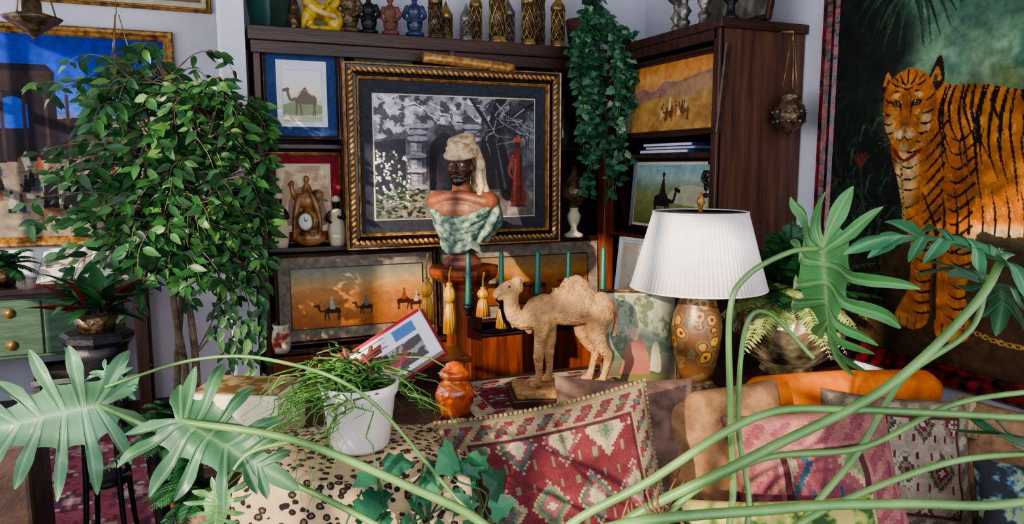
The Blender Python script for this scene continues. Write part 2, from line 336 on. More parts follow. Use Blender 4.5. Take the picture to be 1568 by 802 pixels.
for k in range(150): cv.ell(U(0,17),U(26,52),U(.35,.8),U(.35,.8),random.choice(['#ececec','#c8c8c8','#ffffff','#8a9484','#3b4d38']))
for k in range(160): cv.line([(U(0,24),U(42,58))]*1+[(U(0,24),U(42,58))],.2,'#3b4d38') if 0 else cv.ell(U(0,24),U(44,58),U(.6,1.4),U(.3,.8),random.choice(['#2f3e2c','#4c5c44','#26301f']))
cv.line([(69,46),(65,30),(61,15),(65,-1)],[9,5.5],'#1c1b1f'); cv.line([(67,44),(63.5,28),(61,16)],[1.5,.6],'#4c4a50'); cv.line([(62,18),(72,8),(83,2)],[3,1.5],'#1a191d'); cv.line([(61,16),(54,8),(48,0)],[3,1.2],'#1f1e22')
for k in range(46): a=U(54,83);b=U(0,18); cv.line([(a,b),(a+U(-8,8),b+U(2,9)),(a+U(-12,12),b+U(6,14))],[.7,.2],random.choice(['#1c1b20','#2b2a30','#8a888e']))
cv.poly([(71,26),(73.5,22),(76,26),(77,40),(78,52),(70,52),(71,40)],'#722821'); cv.ell(73.5,22,1.6,2.2,'#3b221c'); cv.line([(71,28),(69,36),(72,40)],[1.6,1.2],'#963e30'); cv.line([(75.5,28),(75.5,50)],[1.5,1],'#40181a'); cv.line([(72.5,30),(72,50)],[1.2,.8],'#a8483a'); cv.ell(73.5,20,2.2,1.2,'#a8472c'); cv.ell(74,53,6,1,'#2a2624',0,.7,.6)
cv.noise(2,.25,4)
picture('large_framed_temple_picture',(1.19,3.5,1.54),0,1.10,.86,.065,.04,black,cv,[(.06,charm),(.132,cream)],.138,0,(.017,.45,goldb))
big=bpy.data.objects['large_framed_temple_picture']
for nme,w,h,fw,m in (('gilt_outer_edge',1.105,.865,.020,goldb),('gilt_inner_edge',.985,.745,.014,goldb)):
    o=frame(nme,w,h,fw,.045 if fw>.016 else .03,m); o.parent=big
cv=Cv(22,28,110,'#e6e1d4'); cv.grad([(0,'#cdd2d8'),(14,'#ddd6c8'),(20,'#b9bca4'),(28,'#b0ab90')]); cv.poly([(0,20),(8,18),(22,20),(22,24),(0,25)],'#7d8c66'); camelpaint(cv,12.5,24.8,1.35,'#67553e',1,None); cv.line([(8.6,14.5),(12,12),(17,15.5)],.5,'#8c7858'); cv.line([(1,2),(21,2)],.3,'#999999'); cv.line([(1,26.5),(21,26.5)],.3,'#999999')
picture('framed_blue_camel_print',(.47,3.60,1.83),0,.345,.42,.018,.018,darkwood,cv,[(.016,navy),(.06,white)],.085,-.03)
cv=Cv(24,31,80,'#cdb28c'); cv.mixf(cv.field(6,3),.45,.6,'#8c6b46',.7); cv.poly([(3,29),(5,15),(12,10),(20,16),(22,29)],'#7a5432'); camelpaint(cv,12,28,1.2,'#6b4526',-1,'#c9b391')
picture('framed_red_camel_print',(.47,3.64,1.35),0,.36,.43,.016,.018,gold,cv,[(.014,redmat),(.055,cream)],.065,-.04)
cv=Cv(62,32,230); cv.grad([(0,'#72766a'),(6,'#998864'),(11,'#bc8a56'),(14,'#b0723e'),(22,'#bc7e46'),(32,'#824426')])
cv.poly([(0,12),(12,10),(30,13),(48,9),(62,11),(62,20),(0,20)],'#b07845',al=.7); cv.poly([(0,20),(20,17),(40,20),(62,16),(62,32),(0,32)],'#a86a34',al=.6); cv.mixf(cv.field(10,2),.45,.65,'#744222',.35,(cv.Y>14).astype(float))
camelpaint(cv,18,28,.85,'#3a2012',1,'#a3a39a'); camelpaint(cv,34,26,.68,'#3a2012',1,'#5c6a78'); camelpaint(cv,53,25,.8,'#341c10',-1,'#7c3a22'); camelpaint(cv,59,26,.72,'#40240f',-1,'#a09a8a'); cv.noise(3,.12,3)
picture('framed_desert_caravan_picture',(.70,3.56,.875),0,.78,.43,.018,.02,darkwood,cv,[(.016,greym),(.068,darkwood)],.073,-.05)
cv=Cv(53,26,150); cv.grad([(0,'#7c6a4c'),(8,'#a8763c'),(14,'#985628'),(26,'#6c381c')]); camelpaint(cv,14,20,.9,'#3a2010',1,'#c0a888'); camelpaint(cv,32,21,.8,'#432414',1,'#9c5a2a'); camelpaint(cv,46,20,.6,'#432414',1,'#b0a080'); cv.noise(3,.15,7)
picture('framed_camel_rider_picture',(1.57,3.56,.90),0,.94,.42,.02,.02,darkwood,cv,[(.018,greym),(.08,darkwood)],.086,-.05)
cv=Cv(66,30,200); cv.grad([(0,'#b8783c'),(7,'#c88a4c'),(12,'#b98a5e'),(16,'#a87a48'),(30,'#94703c')]); cv.poly([(0,13),(8,10),(18,12),(26,8),(34,9),(44,8),(66,6),(66,16),(0,18)],'#8f6a5c'); cv.poly([(30,12),(44,9),(66,8),(66,18),(28,17)],'#a07c5c'); cv.poly([(0,18),(20,15),(45,17),(66,14),(66,30),(0,30)],'#a98048'); cv.ell(16,6,14,3,'#dca060',0,.5,1)
for k in range(11): x=26+k*2+U(-1,1);y=26-U(0,4); cv.poly([(x-.9,y),(x-.4,y-4.2),(x+.5,y-4.2),(x+1.1,y)],random.choice(['#7c3c2c','#b6a686','#4a3428','#a5643a','#6a4a34'])); cv.ell(x,y-5,.5,.7,'#3c2820')
camelpaint(cv,32,26,.7,'#6a4024',1,'#c9b790'); camelpaint(cv,44,25,.6,'#74492c',1,'#b09a78'); cv.mixf(cv.field(5,5),.5,.65,'#7c5630',.4,(cv.Y>20).astype(float)); cv.noise(3,.2,3)
picture('framed_sunset_desert_painting',(2.085,2.97,1.825),-math.pi/2,.75,.38,.03,.025,darkwood,cv,[],.03,-.10,None,paintM)
cv=Cv(62,28,170); cv.grad([(0,'#7a9aa2'),(6,'#93a9a0'),(10,'#78896e'),(16,'#7a844e'),(28,'#5a5f34')]); cv.poly([(30,12),(45,9),(62,12),(62,18),(30,17)],'#a3a284'); cv.line([(62,22),(40,24),(20,30)],[3,2],'#a8a080'); camelpaint(cv,24,25,1.45,'#221c18',-1,'#2b2723'); cv.noise(3,.15,9)
picture('framed_green_camel_rider_print',(2.085,2.95,1.36),-math.pi/2,.69,.36,.022,.02,black,cv,[(.02,cream)],.034,-.08)
# ---- tiger
cv=Cv(138,191,350,'#23291f'); cv.grad([(0,'#2f6058'),(40,'#3f725f'),(80,'#5c7049'),(110,'#4c5036'),(140,'#343222'),(155,'#443320'),(191,'#261d17')])
cv.mixf(cv.field(30,2),.5,.62,'#74977e',.6,(cv.Y<100).astype(float)); cv.mixf(cv.field(22,4),.52,.66,'#244c4c',.55,(cv.Y<100).astype(float))
left=np.clip((38-cv.X+6*np.sin(cv.Y/9))/12,0,1)*(cv.Y<175); cv.a=cv.a*(1-left[...,None]*.92)+np.array(hx('#121613'))*left[...,None]*.92
m=(cv.Y>150+5*np.sin(cv.X/14)); cv.mixf(m.astype(float)*cv.field(14,7),.2,.5,'#46321d',.7)
cv.ell(70,60,40,16,'#1f332a',0,.55,1.0); cv.ell(110,70,34,14,'#2a4032',0,.5,1.0)
for (cx,cy,R,n,c) in ((30,48,26,21,'#1e3226'),(36,52,20,17,'#2b4431'),(8,30,20,15,'#17251e'),(14,90,18,14,'#18241c'),(6,130,16,12,'#1d2c1f'),(22,150,12,11,'#202e1f'),(100,12,22,9,'#25433b'),(50,30,18,13,'#284436')):
    for k in range(n):
        a=2*math.pi*k/n+U(-.1,.1); cv.line([(cx,cy),(cx+R*.6*math.cos(a),cy+R*.5*math.sin(a)-2),(cx+R*math.cos(a),cy+R*math.sin(a)+3)],[1.0,1.5,.3],c)
for k in range(60):
    x=U(0,30);y=U(105,172);a=U(-2.4,-.7); cv.line([(x,y),(x+5*math.cos(a),y+6*math.sin(a)),(x+8*math.cos(a)+1,y+9*math.sin(a)+2)],[.8,1.0,.2],random.choice(['#1d2c1f','#28392a','#141d15','#33452c']))
for k in range(5):
    a=-2.4+.42*k; cv.line([(15,118),(15+5*math.cos(a),117+5*math.sin(a))],[2.0,.5],'#54231b')
cv.line([(15,118),(17,135),(14,150)],[1,.8],'#243a24')
body=[(42,84),(52,89),(64,90),(84,94),(105,91),(122,95),(130,110),(131,135),(126,152),(128,172),(116,178),(112,160),(106,140),(92,140),(76,142),(67,141),(65,152),(64,164),(67,175),(64,181),(54,181),(53,170),(52,155),(50,152),(50,165),(50,176),(44,180),(36,178),(37,172),(41,164),(41,150),(37,138),(33,124),(29,112),(30,100)]
B=cv.poly(body,'#9c571b'); Bf=B.astype(float)
cv.mixf(cv.field(9,11),.45,.65,'#b06c2a',.7,Bf)
for (x,y,rx,ry,c,al) in ((36,118,7,22,'#c3a774',.85),(46,160,3,20,'#aa6c30',.6),(80,142,26,5,'#bfa77c',.9),(60,130,8,24,'#6c3610',.6),(100,98,30,5,'#6c3610',.65),(90,118,20,8,'#b57333',.5),(54,140,5,15,'#7c4018',.6),(62,165,2,14,'#b27031',.6),(30,110,3,16,'#54290f',.6),(66,105,14,9,'#b87830',.6),(68,165,2.5,16,'#54290f',.6),(51,165,2,14,'#54290f',.6),(74,132,16,7,'#8a5020',.5),(46,105,7,12,'#7c4014',.55),(40,177,5,3,'#b58a50',.7),(59,179,6,3,'#b58a50',.7)):
    cv.ell(x,y,rx,ry,c,0,al,.8,Bf)
K='#120c09'
for k in range(34):
    x=50+k*2.4+U(-.5,.5); L=U(16,44); y0=87+U(0,3); b_=U(-3,3)
    cv.line([(x,y0),(x-2+b_*.4,y0+L*.35),(x+b_,y0+L*.7),(x+3+b_*.5,y0+L)],[.8,U(.9,1.8),.8,.15],K,B)
    if k%2: cv.line([(x+1.5,142),(x+1,134),(x-1,126)],[1.0,.8,.2],K,B)
    if k%3==0: cv.line([(x+1,y0+16),(x,y0+22),(x+1.5,y0+30)],[.2,.9,.2],K,B)
for y in range(108,150,5):
    cv.line([(30,y-3),(37,y+U(-1,1)),(43,y-2)],[.3,.8,.2],K,B); cv.line([(52,y-6),(47,y),(44,y+3)],[1.1,.9,.2],K,B); cv.line([(64,y-4),(58,y+1),(54,y)],[1.0,1.0,.2],K,B)
for y in range(148,176,4):
    cv.line([(51,y),(46,y+1.5),(43,y+.5)],[1.1,.8,.2],K,B); cv.line([(67,y-1),(61,y+1.5),(57,y)],[1.1,.8,.2],K,B); cv.line([(131,y),(122,y+2),(114,y)],[1.4,1.0,.3],K,B)
# fur strokes over body
for k in range(900):
    x=U(30,130);y=U(86,178); cv.line([(x,y),(x+U(.2,1.2),y+U(1.2,3))],.3,random.choice(['#c98a44','#74380f','#d0a060','#8a4a18']),B,.45)
cv.line([(51,148),(52,172)],[.9,.5],'#2c180c'); cv.line([(44,128),(50,140),(51,150)],[.5,1.5,.8],'#2c180c')
for x in (38,41.5,45,56,60,64): cv.line([(x,176),(x-.3,180)],[.5,.3],'#2c180c')
for ex,s in ((26,-1),(46,1)):
    cv.poly([(ex-4,88),(ex+s*1.2,80 if s<0 else 78),(ex+3.6,87),(ex,91)],'#2a180e'); cv.poly([(ex-2.6,87),(ex+s*.6,82),(ex+2.2,87)],'#9a6834'); cv.ell(ex,86.4,1,2.0,'#3a2414',0,.8,.5)
H=cv.poly([(35,81),(42,84),(46.5,91),(47,99),(44,106),(39.5,111),(35,113),(30.5,111),(26.5,105),(24.5,98),(24.5,90),(28.5,84)],'#a15c1d'); Hf=H.astype(float)
cv.ell(34.5,87,7,5,'#b06c24',0,.8,.9,Hf); cv.ell(27.3,103,3.4,5,'#b3966a',0,.9,.9,Hf); cv.ell(43.5,102,3.2,6,'#b3966a',0,.9,.9,Hf); cv.ell(25,97,2,12,'#6c3812',0,.6,.9,Hf); cv.ell(46.5,98,1.8,12,'#6c3812',0,.6,.9,Hf)
for s in (-1,1): cv.ell(34.5+s*2.3,106,2.9,2.8,'#b8a278',0,1,.9); cv.ell(34.5+s*5,91.2,2.6,1.1,'#bfa26c',s*.2,.9,.8); cv.ell(34.5+s*4.8,97.6,2.0,.9,'#b0905a',-s*.3,.7,.9)
cv.ell(34.5,110.8,2.6,2.2,'#a08c64',0,.95,.8)
cv.poly([(33,90),(36,90),(36.9,101),(32.1,101)],'#8c4c17',al=.85); cv.line([(32.8,91),(32.2,100)],.3,'#5c2c0e'); cv.line([(36.2,91),(36.8,100)],.3,'#5c2c0e'); cv.poly([(32.4,101.6),(36.6,101.6),(35.4,103.6),(34.5,104.2),(33.6,103.6)],'#6c3e32'); cv.line([(34.5,104.2),(34.5,106.6)],.35,K); cv.line([(31.2,107.8),(33,108.2),(34.5,106.9),(36,108.2),(37.8,107.8)],.5,K)
for k in range(260):
    a=U(0,6.28); q=U(3,12); x=34.5+q*math.cos(a); y=98+q*1.2*math.sin(a)
    cv.line([(x,y),(x+1.3*math.cos(a),y+1.5*math.sin(a))],.22,random.choice(['#c98a44','#74380f','#d8b07c','#8a4a18']),H,.5)
for ex,s in ((30.2,-1),(38.8,1)): cv.ell(ex,94.3,2.1,1.35,K,-s*.2); cv.ell(ex,94.2,1.2,.85,'#7c5e20'); cv.ell(ex,94.2,.55,.65,K); cv.ell(ex-.4,93.9,.22,.22,'#e8e0c8'); cv.line([(ex-s*1.6,95),(ex-s*2.4,98)],[.9,.3],K); cv.line([(ex+s*1.8,93.8),(ex+s*3.2,93)],[.7,.3],K)
for pts in ([(34.5,82),(34.5,87)],[(31,83),(32.5,86.5),(34,87.4)],[(38.5,83),(37,86.5),(35.4,87.4)],[(32,88.2),(34.5,89.2),(37,88.2)],[(27.6,86),(29.5,87.6),(31.6,88)],[(42.5,86),(40,87.6),(37.8,88)],[(25,92),(26.5,93.5),(27.8,93.8)],[(24.5,97),(26.5,98.4),(28.2,98.6)],[(25.2,101.5),(27,102.2),(29,101.6)],[(26.5,105.5),(28,105.6),(29.6,105)],[(46.6,91),(44.5,93),(42.5,93.8)],[(46.8,96.5),(44.5,98),(41.5,98.6)],[(46.2,101),(43.5,102.4),(41,102)],[(44.6,105),(42,106),(40.4,105.4)],[(42.5,108.5),(40.6,109),(39.4,108.4)],[(29.5,89.6),(31,89.8)],[(39.5,89.8),(38,90)],[(29,84.5),(30.5,86)],[(41,84.5),(39.5,86)]):
    cv.line(pts,[.3,1.0,.25] if len(pts)>2 else .7,K,H)
for k in range(4):
    cv.line([(32.5,105+k*.6),(27,106.5+k),(22,105+2.2*k)],.12,'#b8ac90',al=.4); cv.line([(36.5,105+k*.6),(43,107+k),(48,105+2.2*k)],.12,'#b8ac90',al=.4)
cv.line([(30.5,112),(35,116),(42,112)],1.5,'#6c241c')
for k in range(12): cv.ell(34+.3*k,117+k*2.2,.8,1.1,'#a08340'); cv.ell(34+.3*k,117+k*2.2,.35,.5,'#3a2a18')
for k in range(26): cv.ell(64+k*2.8,175+2*math.sin(k*.3)+k*.2,1.5,.9,'#98783a'); cv.ell(64+k*2.8,175+2*math.sin(k*.3)+k*.2,.8,.4,'#3a2818')
cv.noise(2.5,.3,5); cv.noise(20,.2,8)
picture('tiger_painting',(2.512,1.71,1.725),-math.pi/2,1.52,2.05,.075,.04,redlac,cv,[],.07,0,None,paintM)
# ---- left wall painting
cv=Cv(125,122,250,'#8a7a68'); cv.grad([(0,'#162f8c'),(25,'#1c3ca4'),(46,'#3354ac'),(50,'#6f675f'),(80,'#6c6358'),(122,'#7e7264')])
cv.poly([(0,0),(0,78),(72,74),(72,62),(60,60),(60,22),(56,18),(20,18)],'#1a161d',False); cv.poly([(20,22),(58,22),(58,34),(20,34)],'#2a2224',False); cv.poly([(28,56),(28,42),(32,38),(36,37),(40,38),(44,42),(44,56)],'#1f409c',False); cv.poly([(60,50),(80,48),(80,62),(60,64)],'#221e26',False); cv.poly([(0,24),(18,24),(18,56),(0,56)],'#2a2228',False)
for x in (30,42,54,66): cv.line([(x,36),(x,74)],2.2,'#302629')
cv.poly([(100,50),(112,46),(125,48),(125,76),(100,74)],'#6c5e50'); cv.poly([(110,20),(113,12),(116,20),(116,50),(110,50)],'#857668',False); cv.ell(104,68,6,9,'#1c1a1e'); cv.poly([(72,60),(86,54),(98,60),(98,76),(72,76)],'#5d5248')
for k in range(60):
    x=U(18,120);y=U(74,104); c=random.choice(['#1a1418','#4a3028','#9a9288','#28303c','#5c4c40','#120e12','#6a3a28']); cv.poly([(x-2.4,y+4),(x-1,y-3),(x,y-5),(x+1.2,y-3),(x+2.4,y+4)],c); cv.ell(x,y-5.6,.9,1.1,'#2a1a14'); cv.ell(x+1,y+4.6,4,.8,'#4c443c',0,.7,.6)
camelpaint(cv,98,104,1.1,'#5a4430',-1,'#c0b8a8')
cv.poly([(62,96),(70,90),(82,90),(88,84),(92,84),(94,88),(90,90),(86,96),(84,100),(84,114),(82,114),(80,101),(70,101),(69,114),(67,114),(64,102),(61,112),(59,112),(60,100)],'#141014'); cv.poly([(50,84),(54,80),(57,86),(57,108),(49,108)],'#141016'); cv.poly([(46,108),(50,104),(60,105),(63,110),(61,116),(58,110),(50,110),(48,116)],'#5c4030'); cv.noise(4,.25,3)
picture('large_framed_village_painting',(-.72,5.19,1.67),0,1.26,1.30,.06,.03,gold,cv,[],.055,0,None,paintM)
cv=Cv(100,30,60,'#a99788'); cv.mixf(cv.field(8,2),.45,.6,'#6a463a',.7)
picture('framed_upper_print',(-.38,5.19,2.62),0,1.04,.34,.03,.02,gold,cv,[(.03,cream)],.06)
cv=Cv(25,29,110,'#8d937c'); cv.grad([(0,'#8f8c74'),(14,'#6c7660'),(29,'#4c3c2c')]); cv.mixf(cv.field(3,2),.5,.56,'#43522f',.8); cv.mixf(cv.field(2,5),.55,.6,'#a09a80',.6,(cv.Y<14).astype(float)); cv.poly([(5,26),(8,16),(11,14),(14,16),(16,26)],'#8a5440'); cv.ell(10.5,13,1.6,2,'#b08a70'); cv.poly([(16,25),(17,17),(19,16),(20,25)],'#a99f80'); cv.poly([(0,27),(25,26),(25,29),(0,29)],'#5c5a34')
picture('leaning_small_picture',(1.37,2.11,.915),-.42,.27,.335,.016,.014,bronze,cv,[(.012,cream)],.018,-.16)
cv=Cv(20,20,40,'#c8c2b4'); cv.mixf(cv.field(5,2),.5,.6,'#a99878',.7)
picture('white_framed_print',(2.02,3.12,.92),-math.pi/2+.2,.34,.44,.03,.015,white,cv,[(.03,cream)],.07,-.12)
group('brass_picture_light',[tube('lamp_tube',[(1.01,3.44,2.005),(1.25,3.44,1.99),(1.47,3.44,1.975)],.024,goldb,12),tube('lamp_arm',[(1.24,3.46,1.99),(1.24,3.5,1.99),(1.24,3.52,1.95)],.006,brass)])
def books(name,lst,rot=0):
    P=[]
    for (x0,x1,y0,y1,z0,z1,c) in lst:
        cmx=M('cover_'+c[1:],c,rough=.6,scale=30); P.append(box('cover_bottom',x0,x1,y0,y1,z0,z0+.003,cmx,0)); P.append(box('cover_top',x0,x1,y0,y1,z1-.003,z1,cmx,0)); P.append(box('spine',x0,x1,y0-.003,y0+.002,z0,z1,cmx,.001)); P.append(box('pages',x0+.004,x1-.004,y0+.002,y1-.004,z0+.003,z1-.003,cream,0))
    return group(name,P)
books('stacked_books_upper',[(.68,1.05,3.58,3.8,1.951,1.972,'#3c4f7c'),(.70,1.02,3.59,3.8,1.973,1.99,'#9aa4b0'),(.72,1.0,3.6,3.8,1.991,2.008,'#5a6e64'),(1.1,1.5,3.6,3.8,1.951,1.98,'#3a2a30')])
def booksr(name,lst):
    P=[]
    for (y0,y1,z0,z1,c) in lst:
        cmx=M('cover_'+c[1:],c,rough=.6,scale=30); P.append(box('cover',2.09,2.3,y0,y1,z0,z1,cmx,.002)); P.append(box('pages',2.085,2.29,y0+.006,y1-.006,z0+.003,z1-.003,white,0))
    return group(name,P)
booksr('stacked_books_side',[(2.85,3.25,1.561,1.578,'#4a6ab0'),(2.8,3.2,1.579,1.592,'#8994a8'),(2.82,3.22,1.593,1.61,'#3a3a80')])
booksr('stacked_books_lower',[(2.8,3.3,.631,.66,'#b9a888'),(2.85,3.25,.661,.68,'#7a8090')])
# ---------------------------------------------------------------- pedestal and bust
lathe('wooden_pedestal',[(.13,0),(.13,.05),(.10,.07),(.085,.12),(.085,.95),(.10,.98),(.155,1.01),(.165,1.03),(.165,1.05),(.15,1.055)],orangewood,(1.09,3.12,0),8,smooth=False)
skin=M('painted_dark_skin','#5c3828','#3c241b',rough=.5,scale=20); skint=M('painted_tan_skin','#8a5236','#5c3524',rough=.5,scale=14); turb=M('turban_cloth','#cfb892','#9a7a56',rough=.75,scale=34,lo=.35,hi=.55,bump=.3); drape=M('green_patterned_drape','#8a9a80','#314640',rough=.65,scale=34,lo=.36,hi=.62,c3='#4c655a',bump=.3); plinthm=M('bust_plinth','#7c4a3a','#432620',rough=.5,scale=12,bump=.2)
P=[blob('head',[('s',(0,-.005,.445),(.05,.06,.068)),('s',(0,-.035,.40),(.034,.033,.034)),('c',[(0,-.058,.456),(0,-.080,.434),(0,-.086,.424)],[.007,.010,.012]),('s',(.012,-.071,.422),.008),('s',(-.012,-.071,.422),.008),('c',[(-.032,-.05,.466),(0,-.060,.468),(.032,-.05,.466)],[.008,.008,.008]),('s',(.028,-.045,.43),(.014,.012,.012)),('s',(-.028,-.045,.43),(.014,.012,.012)),('s',(.052,.0,.435),(.008,.014,.02)),('s',(-.052,.0,.435),(.008,.014,.02)),('c',[(0,.005,.33),(0,0,.40)],[.038,.034])],skin,.003,1),
 blob('shoulders',[('s',(0,.01,.255),(.15,.085,.075)),('s',(.115,.01,.285),(.055,.06,.05)),('s',(-.115,.01,.285),(.055,.06,.05)),('c',[(0,.01,.28),(0,0,.35)],[.06,.042]),('c',[(-.12,-.03,.29),(0,-.05,.315),(.12,-.03,.29)],[.025,.022,.025])],skint,.005,3),
 blob('beard',[('s',(0,-.045,.382),(.030,.026,.026)),('c',[(-.046,-.008,.42),(-.036,-.034,.392),(0,-.056,.374),(.036,-.034,.392),(.046,-.008,.42)],[.008,.012,.015,.012,.008]),('c',[(-.02,-.063,.405),(0,-.073,.411),(.02,-.063,.405)],[.005,.005,.005])],black,.003,1),
 tube('lips',[(-.012,-.074,.402),(0,-.081,.403),(.012,-.074,.402)],[.003,.005,.003],terracotta)]
for s in (-1,1): P+= [ball('eye',(s*.021,-.055,.450),(.0095,.006,.0055),white,12),ball('pupil',(s*.021-.001,-.0605,.450),(.004,.002,.004),black,8),tube('eyebrow',[(s*.009,-.066,.466),(s*.022,-.062,.470),(s*.034,-.052,.465)],.0028,black,6)]
tv=[]
for k in range(6):
    zc=.498+.012*k; rr=.066-.0045*k; a0=k*1.3
    tv.append(('c',[((rr)*math.cos(t),.006+(rr+.008)*math.sin(t),zc+.012*math.sin(t+a0)+.008*math.sin(t)) for t in np.linspace(0,2*math.pi,13)],[.0125]*13))
tv.append(('s',(0,.008,.53),(.055,.062,.044)))
P.append(blob('turban',tv,turb,.003,1))
P.append(blob('head_cloth',[('c',[(.055,.02,.52),(.078,.025,.45),(.082,.02,.39),(.11,.01,.325)],[.018,.022,.024,.018]),('c',[(.072,.01,.49),(.082,.005,.42),(.095,-.01,.35),(.09,-.04,.30)],[.010,.012,.012,.01]),('c',[(.03,.05,.51),(.045,.065,.42),(.05,.07,.34),(.06,.06,.29)],[.03,.03,.032,.02]),('c',[(-.02,.06,.51),(-.02,.075,.40),(-.02,.07,.32)],[.03,.03,.02])],turb,.004,1))
dv=[('s',(0,.01,.195),(.125,.088,.085)),('s',(0,.01,.14),(.085,.068,.07))]
for k in range(6):
    z0=.275-.027*k; w=.158-.013*k; j=.006*math.sin(k*2.1); dv.append(('c',[(-w,.02,z0),(-w*.75,-.045,z0-.03+j),(-.1*w+j*3,-.086+.003*k,z0-.068-j),(w*.6,-.066,z0-.04+j),(w,.01,z0+.012)],[.012,.015,.019,.015,.012]))
dv+= [('c',[(-.10,-.05,.25),(-.02,-.092,.17),(.07,-.065,.10)],[.007,.011,.008]),('c',[(-.12,-.04,.23),(-.04,-.088,.14),(.04,-.07,.09)],[.006,.010,.007]),('c',[(.14,.01,.30),(.155,0,.24),(.12,-.02,.16),(.07,-.03,.10)],[.018,.022,.02,.014]),('c',[(.13,.03,.29),(.14,.05,.2),(.09,.05,.12)],[.03,.03,.02]),('c',[(-.14,.02,.27),(-.15,.03,.23),(-.1,.03,.17)],[.02,.02,.02]),('c',[(.02,-.06,.15),(.08,-.05,.10),(.10,-.03,.07)],[.02,.018,.01])]
P.append(blob('draped_robe',dv,drape,.0035,2))
P.append(lathe('plinth',[(.085,0),(.09,.015),(.085,.03),(.065,.045),(.055,.07),(.06,.11),(.08,.16)],plinthm,(0,0,0),8,smooth=False)); 
group('turbaned_man_bust',P,(1.075,3.10,1.056),(0,0,math.radians(-42)),(1.02,1.02,1.0))
# ---------------------------------------------------------------- camel statue
stone=M('sandy_plaster','#b58c5c','#805c38',rough=.85,scale=30,lo=.3,hi=.7,bump=.9,bscale=110)
cp=[('s',(.03,0,.255),(.125,.052,.055)),('s',(-.06,0,.245),(.055,.05,.062)),('s',(.125,0,.255),(.05,.046,.055)),('s',(.035,0,.295),(.08,.04,.042)),('s',(.04,0,.325),(.05,.03,.036)),('s',(.045,0,.345),(.025,.02,.022)),
 ('c',[(-.08,0,.25),(-.125,0,.222),(-.16,0,.238),(-.172,0,.28),(-.168,0,.315)],[.050,.036,.029,.025,.024]),
 ('c',[(-.158,0,.33),(-.185,0,.328),(-.215,0,.312)],[.027,.023,.016]),('s',(-.218,0,.307),(.014,.016,.013)),('c',[(-.175,0,.31),(-.208,0,.297)],[.015,.010]),
 ('s',(-.148,.024,.350),(.007,.006,.014)),('s',(-.148,-.024,.350),(.007,.006,.014)),('s',(-.148,0,.354),(.022,.020,.014)),('c',[(.165,0,.27),(.18,0,.22),(.172,0,.165)],[.01,.007,.009]),
 ('c',[(-.175,0,.245),(-.165,0,.20)],[.010,.006]),('c',[(-.14,0,.22),(-.11,0,.185)],[.012,.012])]
for s,dx in ((-1,-.015),(1,.03)):
    cp+= [('c',[(-.065+dx*.5,s*.028,.23),(-.065+dx,s*.032,.165),(-.07+dx,s*.03,.105),(-.068+dx,s*.03,.05),(-.072+dx,s*.03,.014)],[.034,.02,.0165,.0115,.013]),('s',(-.07+dx,s*.03,.105),.0185),('s',(-.08+dx,s*.03,.011),(.022,.017,.012))]
for s,dx in ((-1,.0),(1,-.03)):
    cp+= [('c',[(.12+dx*.5,s*.024,.235),(.105+dx,s*.034,.18),(.13+dx,s*.032,.125),(.148+dx,s*.03,.098),(.138+dx,s*.03,.05),(.128+dx,s*.03,.014)],[.045,.032,.02,.015,.0115,.013]),('s',(.12+dx,s*.03,.011),(.022,.017,.012))]
r_=random.Random(3)
for k in range(70):
    a=r_.uniform(0,6.28); q=r_.random(); x=-.03+.13*q; h_=.31+.035*math.sin(math.pi*min(1,q*1.05)); cp.append(('s',(x,.034*math.cos(a)*(1-.3*q),h_-.02+.035*abs(math.sin(a))*r_.random()),.006))
for k in range(40):
    t=r_.random(); cp.append(('s',(-.10-.075*t,r_.uniform(-.02,.02),.205+.02*t+.1*max(0,t-.7)),.0065))
ba=[blob('camel_body',cp,stone,.003,1),box('plaster_base',-.16,.185,-.075,.075,-.025,.002,stone,.005),box('wood_base',-.175,.2,-.085,.085,-.055,-.024,darkwood,.004)]
for s in (-1,1): ba.append(ball('eye',(-.18,s*.0235,.336),.004,black,8))
group('camel_statue',ba,(1.055,2.07,.801),(0,0,math.radians(-16)),(.97,.97,.97))
# ---------------------------------------------------------------- console table + cloth
tb=[box('table_top',-.02,1.78,1.955,2.42,.71,.745,darkwood,.005)]
for x in (.02,1.7):
    for y in (1.99,2.34): tb.append(lathe('leg',[(.02,0),(.03,.05),(.02,.1),(.03,.3),(.022,.5),(.035,.62),(.035,.71)],darkwoodz,(x+.02,y+.02,0),16))
tb.append(box('apron',.02,1.74,1.97,1.99,.62,.71,darkwood,.002)); group('console_table',tb)
cv=Cv(60,32,150); kil(cv,'#7c3038',['#a99988','#2c2c4a','#a04a44','#3f5a50'],9,1.2,8)
o=cvmesh('cloth',cv,.66,.36,fabM); o.rotation_euler=(-math.pi/2,0,0)
fr=tubes('fringe',[([(.33,-.17+.012*k,.001),(.355,-.17+.012*k,.0),(.37,-.168+.012*k,-.004)],.002) for k in range(29)]+[([(-.33,-.17+.012*k,.001),(-.355,-.17+.012*k,.0)],.002) for k in range(29)],cream)
group('table_runner_rug',[o,fr],(1.10,2.18,.7505),(0,0,math.radians(-2)))
